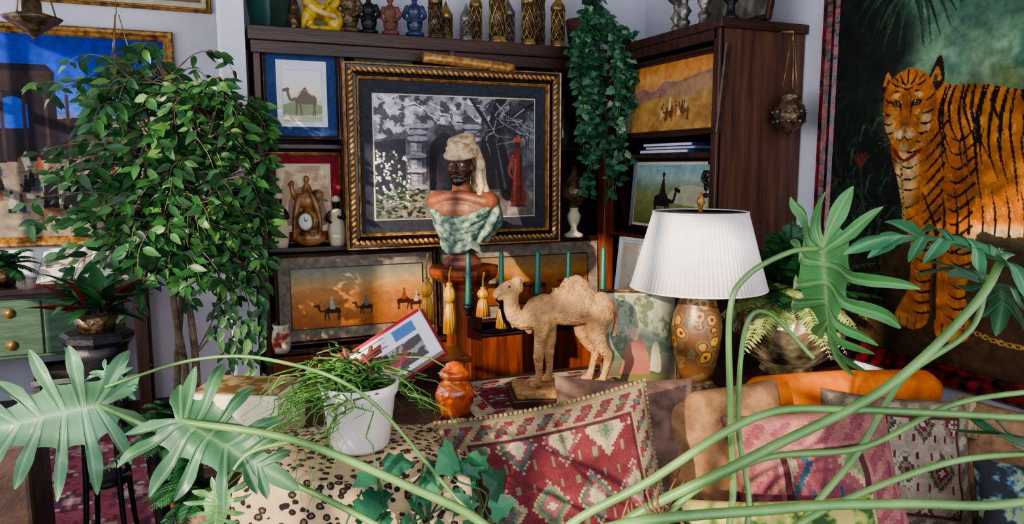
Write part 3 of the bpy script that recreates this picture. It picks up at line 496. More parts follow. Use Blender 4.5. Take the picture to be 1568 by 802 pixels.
# lamp: painted flowers on the ceramic body
m_,nt,b,out=newmat('floral_ceramic'); tc=nt.nodes.new('ShaderNodeTexCoord')
v1=nt.nodes.new('ShaderNodeTexVoronoi'); v1.inputs['Scale'].default_value=20; nz=nt.nodes.new('ShaderNodeTexNoise'); nz.inputs['Scale'].default_value=34; nz.inputs['Detail'].default_value=4
nt.links.new(tc.outputs['Object'],v1.inputs['Vector']); nt.links.new(tc.outputs['Object'],nz.inputs['Vector'])
r1=nt.nodes.new('ShaderNodeValToRGB'); e=r1.color_ramp.elements; e[0].position=0; e[0].color=L4('#4a1c10'); e[1].position=1; e[1].color=L4('#5c4026')
for p_,c_ in ((.14,'#5a2412'),(.18,'#a8802a'),(.36,'#98702a'),(.40,'#2c160e'),(.45,'#6a4226'),(.56,'#5c5a3c'),(.62,'#5c3a20')): x_=e.new(p_); x_.color=L4(c_)
ad=nt.nodes.new('ShaderNodeMath'); ad.operation='MULTIPLY_ADD'; ad.inputs[1].default_value=.6; nt.links.new(nz.outputs[0],ad.inputs[0]); nt.links.new(v1.outputs['Distance'],ad.inputs[2])
sb=nt.nodes.new('ShaderNodeMath'); sb.operation='SUBTRACT'; sb.inputs[1].default_value=.29; nt.links.new(ad.outputs[0],sb.inputs[0]); nt.links.new(sb.outputs[0],r1.inputs[0])
nt.links.new(r1.outputs[0],b.inputs['Base Color']); b.inputs['Roughness'].default_value=.38; ambr=m_
shade=M('pleated_shade_fabric','#e0d8d6','#d2c8c6',rough=.9,scale=10)
lm=[lathe('base',[(.0,0),(.085,0),(.088,.012),(.075,.022),(.062,.03),(.06,.042),(.05,.05)],bronze,(0,0,0)),lathe('ceramic_body',[(.048,.05),(.06,.08),(.072,.13),(.080,.19),(.082,.23),(.076,.27),(.064,.30),(.058,.33),(.060,.345),(.05,.355)],ambr),lathe('neck',[(.05,.355),(.052,.365),(.022,.37),(.015,.39),(.012,.58),(.012,.60)],brass),
 lathe('shade',[(.150,.605),(.218,.36),(.216,.36),(.148,.605)],shade,(0,0,0),360,(90,.010)),lathe('finial',[(.0,.60),(.008,.605),(.006,.62),(.014,.635),(.01,.65),(.004,.665),(0,.67)],gold,(0,0,0),16),tube('shade_rim',[(.151*math.cos(a),.151*math.sin(a),.605) for a in np.linspace(0,6.283,49)],.003,shade,6,0),tube('shade_rim_lower',[(.219*math.cos(a),.219*math.sin(a),.36) for a in np.linspace(0,6.283,49)],.003,shade,6,0)]
sp=tubes('spider',[([(0,0,.6),(.15*math.cos(a),.15*math.sin(a),.6)],.002) for a in (0,2.1,4.2)],brass); lm.append(sp)
group('ceramic_table_lamp',lm,(1.50,1.97,.747),(0,0,0),(1,1,1))
og=M('orange_glass','#d0601a','#8a2c08',rough=.08,scale=26,trans=.35,kind='vor',lo=.1,hi=.5,coat=.5)
place(lathe('orange_glass_jar',[(0,0),(.04,0),(.05,.02),(.063,.06),(.064,.10),(.05,.135),(.036,.145),(.036,.155),(.05,.16),(.05,.18),(.036,.195),(.03,.2),(.03,.21),(.012,.22),(0,.222)],og,(0,0,0),48,(8,.02)),(.69,2.07,.747),(0,0,0),(.92,.92,.76))
cs=[(.96,.95,1.165),(1.10,.97,1.165),(1.26,.97,1.16),(1.40,.98,1.155),(1.565,.94,1.165)]
P=[]
for x,z0,z1 in cs:
    P.append(lathe('candle',[(.013,z0),(.0125,z0+.02),(.009,z1-.01),(.003,z1),(0,z1)],green,(x,2.7,0),16)); P.append(lathe('cup',[(.0,z0-.04),(.012,z0-.035),(.008,z0-.02),(.022,z0-.005),(.024,z0+.01),(.016,z0+.012)],iron,(x,2.7,0),16))
    P.append(tube('arm',[(x,2.7,z0-.03),(x+(1.26-x)*.15,2.7,z0-.10),(x+(1.26-x)*.6,2.7,.84),(1.26,2.7,.86)],.008,iron))
P.append(lathe('stem',[(.14,.0),(.14,.02),(.03,.05),(.012,.1),(.012,.4),(.025,.45),(.012,.5),(.012,.85),(.02,.93),(0,.94)],iron,(1.26,2.7,0)))
group('iron_candelabra',P)
tas=M('gold_tassel_silk','#c8942a','#7a4e10',rough=.45,scale=60,stretch=(1,1,.1),lo=.35,hi=.6)
def tassel(loc,h,top):
    return group('gold_tassel',[lathe('skirt',[(.0,0),(.028,0),(.024,h*.35),(.018,h*.55),(.012,h*.6)],tas,(0,0,0),48,(16,.12)),lathe('head',[(.012,h*.58),(.022,h*.66),(.026,h*.75),(.02,h*.86),(.01,h*.92),(.014,h*.96),(.004,h)],tas,(0,0,0),32,(12,.06)),tube('cord',[(0,0,h),(0,0,h+(top-h)*.5),(0.01,.01,top)],.004,tas)],loc)
tassel((.865,2.95,.84),.20,.30); tassel((.955,2.92,.80),.22,.28); tassel((1.20,2.93,.80),.16,.25); tassel((1.105,2.92,.86),.13,.19)
# magazine
cv=Cv(30,22,110,'#c8c8ce'); cv.poly([(4,10),(26,10),(26,20),(4,20)],'#4a4444',False); cv.mixf(cv.field(3,2),.5,.56,'#a09990',.8,((cv.Y>10)&(cv.X>4)&(cv.X<26)).astype(float)); cv.mixf(cv.field(4,6),.55,.6,'#9a3040',.8,((cv.Y>13)&(cv.X>6)&(cv.X<20)).astype(float)); cv.poly([(0,0),(2.2,0),(2.2,22),(0,22)],'#a81c30',False); cv.poly([(2.2,0),(30,0),(30,1.4),(2.2,1.4)],'#a81c30',False); cv.poly([(18,3),(26,3),(26,8),(18,8)],'#4a6a9c',False)
for y in (3,5,7): cv.line([(5,y),(15,y)],.5,'#5c5468')
magr=M('magazine_red','#a01830',rough=.4)
mg=[cvmesh('cover_picture',cv,.30,.18,printM,-.016),box('book_block',-.15,.15,-.014,.014,-.09,.09,cream,.002),box('back_cover',-.158,.158,.014,.019,-.098,.098,magr,.001),box('spine',-.158,-.150,-.016,.018,-.098,.098,magr,.001)]
group('propped_magazine',mg,(.565,2.33,.885),(math.radians(-40),math.radians(-32),math.radians(-15)))
group('carved_wood_box',[box('box_body',.58,.86,2.46,2.64,.0,.80,darkwoodz,.006),box('box_top',.56,.88,2.44,2.66,.80,.82,orangewood,.004)])
# ---------------------------------------------------------------- shelf ornaments
def figurine(name,loc,h,bm_,hm):
    return group(name,[lathe('body',[(.0,0),(.035,0),(.04,.03),(.045,.08),(.035,.13),(.028,.15),(.032,.17),(.022,.185),(.01,.19)],bm_,(0,0,0),24,(6,.05),sq=.85),tube('arm',[(-.028,0,.172),(-.045,-.015,.14),(-.02,-.035,.12)],[.01,.009,.008],hm),tube('arm',[(.028,0,.172),(.045,-.015,.14),(.015,-.035,.15)],[.01,.009,.008],hm),blob('head',[('s',(0,0,.215),(.018,.019,.024)),('s',(0,-.018,.21),.006),('s',(0,-.006,.2),(.012,.012,.01)),('c',[(0,0,.18),(0,0,.2)],[.009,.009])],hm,.002,1),lathe('turban',[(.0,.222),(.02,.225),(.024,.235),(.018,.25),(.006,.255),(0,.256)],bm_,(0,0,0),16)],loc,(0,0,-.4),(h/.256,)*3)
figurine('porcelain_figurine',(.345,3.595,1.12),.26,cream,black); figurine('porcelain_figurine',(.61,3.595,1.12),.24,cream,black)
ck=[blob('resin_rocks',[('s',(0,0,.03),(.075,.04,.03)),('s',(0,.005,.08),(.055,.035,.05)),('s',(0,.01,.16),(.05,.03,.03)),('c',[(-.03,0,.17),(-.055,0,.18),(-.065,0,.215)],[.018,.012,.01]),('c',[(-.062,0,.22),(-.085,0,.212)],[.011,.007]),('s',(0,.005,.20),(.02,.018,.022)),('s',(.0,0,.235),(.012,.012,.014)),('c',[(.03,-.01,.17),(.055,-.02,.10),(.05,-.02,.03)],[.014,.008,.01]),('c',[(-.03,-.01,.17),(-.05,-.02,.10),(-.055,-.02,.03)],[.014,.008,.01]),('s',(.045,.005,.18),(.025,.02,.02)),('c',[(.01,-.01,.2),(.03,-.02,.17)],[.009,.006])],M('amber_resin','#a87848','#4a2c18',rough=.35,scale=22,lo=.38,hi=.6),.003,1),
 lathe('clock_rim',[(.0,0),(.03,0),(.034,.006),(.03,.012),(.027,.012),(.0,.01)],brass,(0,-.045,.09),32),lathe('clock_face',[(.0,0),(.027,0),(.027,.002),(0,.003)],white,(0,-.058,.09),32)]
for o in ck[1:]: o.rotation_euler=(math.pi/2,0,0)
ck.append(tubes('hands',[([(0,-.0625,.09),(.012,-.0625,.1)],.0015),([(0,-.0625,.09),(-.004,-.0625,.108)],.0015)],black))
group('camel_mantel_clock',ck,(.478,3.61,1.12),(0,0,-.3),(1.1,1.1,1.35))
lathe('painted_jug',[(0,0),(.035,0),(.042,.02),(.045,.06),(.04,.10),(.034,.115),(.04,.135),(.037,.135),(.03,.115)],M('painted_jug_glaze','#c8bdab','#943a28',rough=.3,scale=16,lo=.42,hi=.5),(.33,3.545,.632),24)
group('ornate_goblet',[lathe('foot',[(0,0),(.05,0),(.05,.015),(.02,.03),(.015,.05),(.03,.08),(.035,.11),(.02,.14),(.025,.15)],cream,(0,0,0)),lathe('bowl',[(.02,.15),(.05,.17),(.07,.21),(.075,.24),(.07,.25),(.055,.27),(.04,.30),(.015,.33),(.01,.36),(0,.365)],bronze,(0,0,0))],(1.865,3.54,1.12),scale=(1.05,1.05,1.05))
lathe('dark_green_bottle',[(0,0),(.03,0),(.04,.05),(.04,.1),(.02,.16),(.012,.2),(.016,.26),(0,.26)],M('bottle_glaze','#4a5a3c','#20281c',rough=.2),(1.83,3.62,1.602))
def lattice(name,loc,r,h,mat,dome=True):
    T=[]
    for k in range(7):
        for s in (-1,1): T.append(([(r*math.cos(2*math.pi*k/7+s*t*2.2),r*math.sin(2*math.pi*k/7+s*t*2.2),.03+(h-.06)*t) for t in np.linspace(0,1,10)],.0036))
    P=[tubes('lattice',T,mat,5),lathe('inner',[(r*.86,.02),(r*.86,h-.02)],bronze,(0,0,0),16),lathe('base',[(0,0),(r*1.25,0),(r*1.25,.012),(r*1.02,.02),(r*1.05,.035),(r*.9,.035)],mat),lathe('cap',[(r*.9,h-.035),(r*1.1,h-.03),(r*1.1,h-.01),(r*.7,h+.01),(r*.4,h+.03),(.006,h+.045),(0,h+.06)],mat)]
    return group(name,P,loc)
for k,(x,m,r,h) in enumerate([(1.12,bronze,.032,.2),(1.20,brass,.032,.15),(1.28,pewter,.028,.13),(1.36,brass,.03,.22),(1.45,brass,.042,.28),(1.54,pewter,.033,.19),(1.62,brass,.034,.24),(1.71,bronze,.038,.3),(1.79,brass,.035,.22)]): lattice('brass_lattice_lantern' if m is brass else 'bronze_lattice_lantern',(x,3.60+.08*(k%2),2.116),r,h,m)
pl=M('green_planter_glaze','#1f4a44','#14322e',rough=.35)
def uprightplant(name,loc,n,L,mat,tmat,spread=1):
    tv_,tf_=leaft(.35,.4,.1); T=[]
    for k in range(n):
        a=U(0,6.28); e=U(.1,1.3)*spread; T.append((basis((math.cos(a)*math.cos(e),math.sin(a)*math.cos(e),math.sin(e)),(0,0,1)),L*U(.6,1.2),(U(-.04,.04),U(-.04,.04),U(0,.08))))
    return group(name,[scatter('leaves',tv_,tf_,T,mat)]+tmat,loc)
dkleaf=leafmat('deep_green_leaf','#12301f','#356a3c',.4,.15); ficl=leafmat('ficus_leaf','#16381c','#3a6a36',.38,.2,'#628844'); ivyl=leafmat('ivy_leaf','#1f4a34','#4a7c58',.5,.2,'#94b48c'); palel=leafmat('pale_fern_leaf','#6a8a40','#bfc680',.5,.3); sprl=leafmat('spider_blade','#346a2c','#74a050',.4,.25)
uprightplant('potted_shelf_plant',(.34,3.66,2.28),40,.13,dkleaf,[lathe('square_planter',[(0,-.16),(.075,-.16),(.1,0.0),(.105,.01),(.095,.01),(.09,-.01),(0,-.01)],pl,(0,0,0),4,smooth=False)])
group('yellow_ceramic_dragon',[blob('body',[('c',[(.06,0,.02),(.07,0,.08),(.0,0,.10),(-.05,0,.14),(-.03,0,.20),(.03,0,.22),(.05,0,.28)],[.03,.04,.04,.035,.03,.026,.02]),('c',[(-.07,0,.02),(-.06,0,.09)],[.022,.025]),('c',[(.05,0,.28),(.01,0,.30)],[.024,.014]),('c',[(.03,0,.1),(.08,0,.15),(.07,0,.19)],[.02,.015,.006]),('s',(0,0,.02),(.09,.05,.02))]+[('s',(-.07+.01*k,-.035*math.sin(k),.02+.012*k),.014) for k in range(16)],yellow,.004,1)],(.575,3.66,2.116))
lathe('dark_narrow_vase',[(0,0),(.05,0),(.05,.05),(.035,.13),(.018,.18),(.02,.24),(0,.24)],bronze,(.46,3.76,2.116))
def idol(name,loc,s,mat): return group(name,[blob('figure',[('s',(0,0,.02),(.045,.04,.02)),('s',(0,0,.07),(.038,.03,.05)),('s',(0,0,.125),(.035,.026,.035)),('c',[(-.034,0,.14),(-.048,-.01,.1),(-.02,-.03,.075)],[.012,.01,.008]),('c',[(.034,0,.14),(.048,-.01,.1),(.02,-.03,.075)],[.012,.01,.008]),('c',[(0,0,.15),(0,0,.17)],[.012,.012]),('s',(0,-.002,.19),(.02,.021,.025)),('s',(0,-.022,.188),.005),('s',(0,.002,.215),(.024,.022,.012))],mat,.0025,1)],loc,(0,0,-.3),(s,s,s))
idol('terracotta_idol',(.90,3.62,2.116),.95,terracotta); idol('blue_ceramic_idol',(1.02,3.62,2.116),1.05,blueg); idol('dark_bronze_idol',(.71,3.66,2.116),1.2,bronze); idol('dark_bronze_idol',(.80,3.64,2.116),1.0,iron)
for y,x in ((3.12,2.2),(2.98,2.14)):
    lathe('silver_candlestick',[(0,0),(.05,0),(.05,.01),(.02,.03),(.03,.05),(.015,.07),(.035,.10),(.015,.13),(.02,.16),(.045,.18),(.05,.2),(.04,.2),(0,.19)],pewter,(x,y,2.116))
lathe('silver_candlestick',[(0,0),(.04,0),(.04,.01),(.018,.03),(.03,.06),(.012,.08),(.03,.11),(.04,.15),(.03,.2),(.012,.22),(0,.3)],pewter,(2.14,2.83,2.116))
lathe('dark_pedestal_bowl',[(0,0),(.05,0),(.02,.03),(.015,.07),(.05,.11),(.06,.15),(0,.15)],iron,(2.15,2.66,2.116))
cv=Cv(40,20,40,'#7a7468'); cv.mixf(cv.field(5,1),.4,.6,'#4a463c')
picture('framed_print_on_shelf',(2.35,2.85,2.30),-math.pi/2,.5,.36,.03,.02,darkwood,cv,[],.03,-.2)
g=idol('small_black_figurine',(2.035,2.70,1.36),.85,black); c_=lathe('figurine_column',[(0,-.236),(.03,-.236),(.03,-.22),(.015,-.2),(.015,-.02),(.03,0),(0,0)],iron,(0,0,0)); c_.parent=g; g.location=(2.10,2.69,1.353)
P=[lathe('globe',[(0,-.09),(.012,-.085),(.02,-.07),(.05,-.055),(.066,-.02),(.068,.0),(.06,.035),(.04,.055),(.035,.065),(.045,.07),(.03,.09),(0,.10)],bronze,(0,0,0),24,(12,.03))]
st=[]
for a in range(8):
    for z,r in ((-.03,.064),(.01,.068)): st.append(('s',(r*math.cos(a*.785),r*math.sin(a*.785),z),.008))
P.append(blob('studs',st,pewter,.003,0))
P.append(tubes('chains',[([(.04*math.cos(a),.04*math.sin(a),.06),(.01*math.cos(a),.01*math.sin(a),.3)],.0026) for a in (0,2.1,4.2)]+[([(0,0,.3),(0,0,.345)],.003),([(0,0,.345),(0,.09,.36),(0,.1,.355)],.006)],brass))
group('hanging_brass_lantern',P,(2.37,2.52,1.72))
# ---------------------------------------------------------------- ivy hanging from shelf
def strands(name,starts,mat,L,dens,wob=.06,tmpl=None,base=None,loc=(0,0,0),rnd=1.0):
    tv_,tf_=tmpl or ivyt(); T=[];S_=[]
    for (p,q) in starts:
        p=Vector(p);q=Vector(q); n=max(3,int((q-p).length/.12)); pts=[p.lerp(q,i/n)+Vector((U(-wob,wob),U(-wob,wob)*.6,0))*(1 if 0<i else 0) for i in range(n+1)]; pts=cm(pts,5); S_.append((pts,.0022))
        tot=(q-p).length; m=int(tot*dens)
        for k in range(m):
            c=pts[int(k/m*(len(pts)-1))]; a=U(0,6.28); d=Vector((math.cos(a),math.sin(a)*.8-.2,U(-1.1,.3))); T.append((basis(d,(U(-rnd,rnd),-1,U(-.1,1.2))),L*U(.55,1.15),c+d*U(0,.03)))
    return group(name,[scatter('leaves',tv_,tf_,T,mat,False),tubes('stems',S_,dkleaf,5)]+(base or []),loc)
starts=[]
zs=[1.98,1.72,1.88,1.55,1.66,1.40,1.52,1.33,1.47,1.30,1.42,1.36,1.6,1.5,1.78,1.70,1.9,1.85]
for k in range(18):
    x=1.77+.33*k/17; yb=3.40 if x<1.97 else 3.30
    starts.append(((x*.75+1.93*.25+U(-.02,.02),yb+.04,2.16),(x+U(-.02,.02),yb+U(-.05,.03),zs[k])))
for k in range(14): x=1.78+.34*k/13; starts.append(((1.95,3.52,2.34),(x,3.40-(.08 if x>1.98 else 0),2.12+U(-.04,.04))))
for k in range(6): starts.append(((1.95,3.55,2.34),(1.88+U(0,.2),3.5,2.45)))
strands('hanging_ivy_plant',starts,ivyl,.044,84,.022,base=[lathe('pot',[(0,0),(.06,0),(.085,.16),(.08,.17),(0,.15)],terracotta,(1.97,3.68,2.116))])
# ---------------------------------------------------------------- ficus tree
def ficus():
    tv_,tf_=leaft(.46,.25,.08); T=[];S_=[]
    base=Vector((-.10,3.30,.1)); trunks=[[base,(-.08,3.30,.6),(-.11,3.29,1.0),(-.06,3.30,1.5),(-.1,3.30,1.88)],[base+Vector((.03,.02,0)),(-.04,3.32,.6),(-.06,3.28,1.0),(-.12,3.32,1.4),(-.18,3.30,1.8)],[base+Vector((-.03,0,0)),(-.12,3.32,.55),(-.08,3.32,.95),(.0,3.28,1.3),(.08,3.26,1.72)]]
    for t in trunks: S_.append((cm(t,6),[.018,.015,.011,.005]))
    for k in range(310):
        t=random.choice(trunks); h=U(1.0,1.90); c=cm(t,8); s=min(c,key=lambda q:abs(q.z-h)); a=U(0,6.28)
        hh=(h-.95)/.93; R=.12+.30*math.sin(min(1,hh*.85+.12)*math.pi)**.7; R*=U(.3,1.1)
        rx=1.02 if math.cos(a)<0 else .95
        e=s+Vector((math.cos(a)*R*rx,math.sin(a)*R*.5,U(-.06,.14))); mid=s.lerp(e,.55)+Vector((0,0,.05)); e2=e+Vector((math.cos(a)*.05,math.sin(a)*.02,-.02-.08*U(0,1)))
        for q in (e,e2,mid): q.x=min(q.x,.26); q.y=min(q.y,3.46)
        pts=cm([s,mid,e,e2],4); S_.append((pts,[.003,.001])); n=9
        for j in range(n):
            q=pts[int((.35+.65*j/n)*(len(pts)-1))]; b=U(0,6.28); d=Vector((math.cos(b)*.9+math.cos(a)*.5,math.sin(b)*.6-.15,U(-.9,.15))); T.append((basis(d,(U(-.6,.6),-.8,U(.1,1.0))),U(.042,.078),q+d*.012))
    for k in range(150):
        z=U(.62,1.25); d=Vector((U(-1,1),-.3,-.7)); p=Vector((.13+U(-.10,.12),3.30+U(-.06,.05),z)); T.append((basis(d,(0,-1,.6)),U(.04,.07),p))
    for q in (.08,.16): S_.append((cm([(-.05,3.3,.7),(q*.6,3.3,.9),(q,3.3,1.2)],4),[.004,.002])); S_.append((cm([(-.02,3.3,1.2),(q,3.3,1.0),(q+.03,3.3,.65)],4),[.003,.001]))
    return group('ficus_tree',[scatter('leaves',tv_,tf_,T,ficl),tubes('trunks',S_,M('ficus_bark','#7a6a54','#443828',rough=.9,scale=20),7),lathe('pot',[(0,0),(.12,0),(.15,.2),(.16,.24),(.145,.24),(.14,.2),(0,.2)],terracotta,(-.10,3.30,.0))])
ficus()
def fern(name,loc,n,L,mat,base=[],arch=1.0,el=(.2,1.3),pin=.05,az=(0,6.28),xmax=None):
    tv_,tf_=leaft(.28,.1,.03); T=[];S_=[]
    for k in range(n):
        a=U(*az); e=U(*el); l=L*U(.7,1.1); d=Vector((math.cos(a)*math.cos(e),math.sin(a)*math.cos(e),math.sin(e))); pts=[Vector((0,0,0))+d*l*t+Vector((0,0,-arch*l*.55*t*t)) for t in np.linspace(0,1,15)]
        if xmax is not None: pts=[Vector((min(p.x,xmax+.02*p.x),p.y,p.z)) for p in pts]
        S_.append((pts,[.002,.0008])); side=d.cross(Vector((0,0,1))).normalized()
        for i in range(2,15):
            t=i/14; w=pin*math.sin(math.pi*min(1,t*.85+.12))**.7*U(.85,1.1); tg_=(pts[i]-pts[i-1]).normalized()
            for s in (-1,1):
                for q in (0,.5):
                    T.append((basis(side*s+tg_*.45+Vector((0,0,-.15)),side.cross(tg_)),w,pts[i-1].lerp(pts[i],q)))
    return group(name,[scatter('fronds',tv_,tf_,T,mat),tubes('stems',S_,mat,4)]+base,loc)
fern('floor_fern',(-.10,3.02,.50),34,.32,dkleaf,[lathe('pot',[(0,-.5),(.1,-.5),(.13,-.1),(.14,-.02),(.12,-.02),(0,-.04)],black)],1.0,(.1,1.3),.055)
fern('floor_fern',(.0,2.70,.36),34,.30,dkleaf,[lathe('pot',[(0,-.36),(.1,-.36),(.13,-.1),(.14,-.02),(.12,-.02),(0,-.04)],terracotta)],1.0,(.1,1.2),.055)
potm=M('hammered_pot_metal','#a3967a','#453d2c',rough=.32,metal=.6,scale=18,bump=.8,bscale=26,bkind='vor')
e=fern('brass_pot_fern',(2.02,2.10,1.0),70,.44,dkleaf,[lathe('brass_pot',[(0,-.27),(.09,-.27),(.10,-.26),(.09,-.24),(.15,-.2),(.2,-.12),(.205,-.06),(.18,.0),(.165,.03),(.18,.05),(.17,.05),(.15,.02),(0,.0)],potm,(0,0,0),40)],.65,(.35,1.45),.062,xmax=.42)
f2=fern('pale_fronds_tmp',(0,0,0),30,.33,palel,[],1.2,(.1,1.1),.065,(2.9,6.2)); 
for c in list(f2.children): c.parent=e; c.name='pale_'+c.name
bpy.data.objects.remove(f2)
sd=[box('stand_top',1.83,2.33,1.93,2.36,.70,.725,darkwood,.004)]
for x in (1.9,2.3):
    for y in (1.96,2.33): sd.append(box('stand_leg',x-.02,x+.02,y-.02,y+.02,0,.70,darkwoodz,.003))
group('plant_side_table',sd)
sn=[lathe('stand_top',[(0,.84),(.12,.84),(.135,.86),(.135,.88),(.12,.89),(0,.89)],iron,(0,0,0),8,smooth=False),lathe('planter_urn',[(.07,.66),(.09,.72),(.11,.80),(.12,.84),(0,.84)],iron,(0,0,0),24),lathe('mid_tier',[(0,.3),(.09,.3),(.09,.32),(0,.32)],iron,(0,0,0),8)]
for a in range(4):
    c,s_=math.cos(a*1.57+.6),math.sin(a*1.57+.6); sn.append(tube('leg',[(.10*c,.10*s_,.84),(.085*c,.085*s_,.6),(.09*c,.09*s_,.3),(.11*c,.11*s_,.08),(.14*c,.14*s_,.01)],[.014,.01,.012,.01,.014],iron))
group('black_plant_stand',sn,(-.37,3.10,0),(0,0,0),(.92,.92,1))
redl=leafmat('crimson_blade','#2c1a18','#8a2c30',.4,.2)
tv_,tf_=leaft(.09,.25,.1)
T=[(basis((math.cos(a)*.8,math.sin(a)*.4,U(.2,1.2)),(0,0,1)),U(.12,.24),(U(-.03,.03),U(-.03,.03),0)) for a in [U(0,6.28) for _ in range(14)]]
uprightplant('bromeliad_plant',(-.37,3.10,.95),60,.15,dkleaf,[scatter('red_blades',tv_,tf_,T,redl),lathe('pot',[(0,-.058),(.06,-.058),(.08,.0),(.075,.0),(0,-.01)],bronze)])
fern('trailing_fern',(-1.02,4.85,.94),26,.3,dkleaf,[lathe('pot',[(0,-.10),(.06,-.10),(.08,0),(0,0)],bronze)],1.1,(.1,1.3),.05)
# ---------------------------------------------------------------- green cabinet & books
grn=M('green_painted_wood','#3f5c45','#2c4433',rough=.6,scale=8,stretch=(1,6,6),bump=.1)
cb=[box('carcass',-1.85,-.46,4.75,5.19,.44,.78,grn,.006),box('top',-1.88,-.30,4.70,5.19,.80,.835,darkwood,.006),box('under_top',-1.86,-.44,4.73,5.19,.78,.80,darkwood,.002),box('bottom_shelf',-1.85,-.46,4.78,5.19,.06,.09,darkwood,.003),box('door_left',-1.2,-.83,4.738,4.752,.46,.765,grn,.006),box('door_right',-.82,-.48,4.738,4.752,.46,.765,grn,.006)]
for x in (-1.82,-.50,-.34):
    for y in (4.76,5.12): cb.append(box('leg',x-.03,x+.03,y-.03,y+.03,0,.80 if x>-.4 else .45,darkwoodz,.004))
for z in (.52,.70): cb.append(lathe('hinge',[(0,0),(.028,0),(.028,.006),(0,.012)],brass,(-.98,4.738,z),16)); cb[-1].rotation_euler=(math.pi/2,0,0)
group('green_cabinet',cb)
cv=Cv(50,34,120,'#ded9d0')
for x0 in (3,27):
    cv.poly([(x0,5),(x0+20,5),(x0+20,20),(x0,20)],'#b9b0a6',False); cv.mixf(cv.field(3,2),.45,.55,'#5a5048',.8,((cv.X>x0)&(cv.X<x0+20)&(cv.Y>5)&(cv.Y<20)).astype(float))
    for y in range(22,32,2): cv.line([(x0,y),(x0+20,y)],.4,'#8a847c')
x,z=np.meshgrid(np.linspace(-.25,.25,cv.nx),np.linspace(.17,-.17,cv.ny)); yy=.03*np.sqrt(np.clip(1-(np.abs(x)/.25),0,1))*np.clip(np.abs(x)/.03,0,1)
pg=mk('open_pages',np.stack([x.ravel(),z.ravel(),yy.ravel()+.012],1),gridfaces(cv.nx,cv.ny)[:,::-1],printM,True,cv.lin())
group('open_book',[pg,box('cover',-.255,.255,-.175,.175,0,.006,darkwood,.002),box('page_block',-.245,.245,-.165,.165,.006,.014,cream,.002)],(-.60,4.92,.91),(math.radians(25),0,0))
books('lower_shelf_books',[(-.92,-.55,4.80,5.05,.091,.13,'#b8b2a4'),(-.9,-.56,4.81,5.05,.131,.17,'#8a2c2c'),(-.93,-.55,4.8,5.05,.171,.215,'#e0dccb'),(-.88,-.58,4.81,5.05,.216,.26,'#26241f'),(-.92,-.56,4.8,5.05,.261,.29,'#cfc7b0'),(-.9,-.57,4.8,5.05,.291,.34,'#1c1a18')])
for nm,l,s in (('hanging_brass_dish_lamp',(-.72,4.5,2.24),1.5),('hanging_brass_oil_lamp',(-.33,4.35,1.98),1.0)):
    group(nm,[lathe('dish',[(0,-.07),(.012,-.06),(.03,-.045),(.08,-.01),(.09,.0),(.06,.01),(.03,.02),(.03,.05),(.02,.08),(0,.085)],bronze,(0,0,0)),tubes('chains',[([(.07*math.cos(a),.07*math.sin(a),0),(.01*math.cos(a),.01*math.sin(a),.28)],.003) for a in (0,2.1,4.2)]+[([(0,0,.28),(0,0,(2.95-l[2])/s)],.003)],brass)],l,(0,0,0),(s,s,s))
box('brown_storage_chest',-.98,-.54,2.72,3.05,0,.62,M('brown_leather','#4a352c','#2e201a',rough=.6,scale=12,bump=.2),.02,3)
# ---------------------------------------------------------------- sofa + pillows
sf=[box('seat_base',.66,2.48,1.0,1.86,.08,.34,tanf,.04,4),box('back_rest',.66,2.48,1.72,1.90,.30,.66,tanf,.06,5),box('arm_left',.62,.76,1.0,1.86,.08,.52,tanf,.05,4)]
for k in range(3): sf.append(box('seat_cushion',.77+.57*k,1.33+.57*k,1.02,1.72,.32,.42,tanf,.05,4))
for x in (.70,2.42):
    for y in (1.05,1.8): sf.append(box('foot',x-.03,x+.03,y-.03,y+.03,0,.09,darkwoodz,.004))
group('sofa',sf)
def pillow(name,w,h,t,loc,rot,mat,cv=None,trim=None,n=60):
    if cv is not None: nx,ny=cv.nx,cv.ny
    else: nx=ny=n
    u,v=np.meshgrid(np.linspace(-1,1,nx),np.linspace(1,-1,ny)); pf=np.clip((1-np.abs(u)**2.6)*(1-np.abs(v)**2.6),0,1)**.45
    X=u*w/2*(1-.07*(1-v*v)); Z=v*h/2*(1-.07*(1-u*u)); wr=.007*np.sin(u*7+v*5+w*30)+.005*np.sin(v*11-u*4)
    V=np.concatenate([np.stack([X.ravel(),(-t/2*pf+wr*pf).ravel(),Z.ravel()],1),np.stack([X.ravel(),(t/2*pf).ravel(),Z.ravel()],1)]); F=gridfaces(nx,ny); F2=F[:,::-1]+nx*ny
    cols=None
    if cv is not None: c=cv.lin(); cols=np.concatenate([c,c*.8])
    P=[mk('cushion_body',V,np.concatenate([F,F2]),mat,True,cols)]
    if trim:
        T=[];bm=bmesh.new(); bmesh.ops.create_icosphere(bm,subdivisions=1,radius=1); tv=[tuple(v.co) for v in bm.verts]; tf=[[v.index for v in f.verts] for f in bm.faces]; bm.free()
        for k in range(4):
            for q in np.linspace(-1,1,44)[:-1]:
                a,b={0:(q,1),1:(1,-q),2:(-q,-1),3:(-1,q)}[k]; T.append((np.eye(3),.0068,(a*w/2*(1-.07*(1-b*b))*1.008,U(-.003,.003),b*h/2*(1-.07*(1-a*a))*1.01)))
        P.append(scatter('fringe_beads',tv,tf,T,trim))
    return group(name,P,loc,rot)
cv=Cv(52,46,260); kil(cv,'#672f34',['#8f846a','#66684f','#45564a','#7c464a','#9a9076'],11,.62,5,True,'#7f735a')
pillow('kilim_pillow',.53,.47,.19,(.775,1.52,.70),(math.radians(-18),math.radians(-9),math.radians(-14)),fabM,cv,beadm)
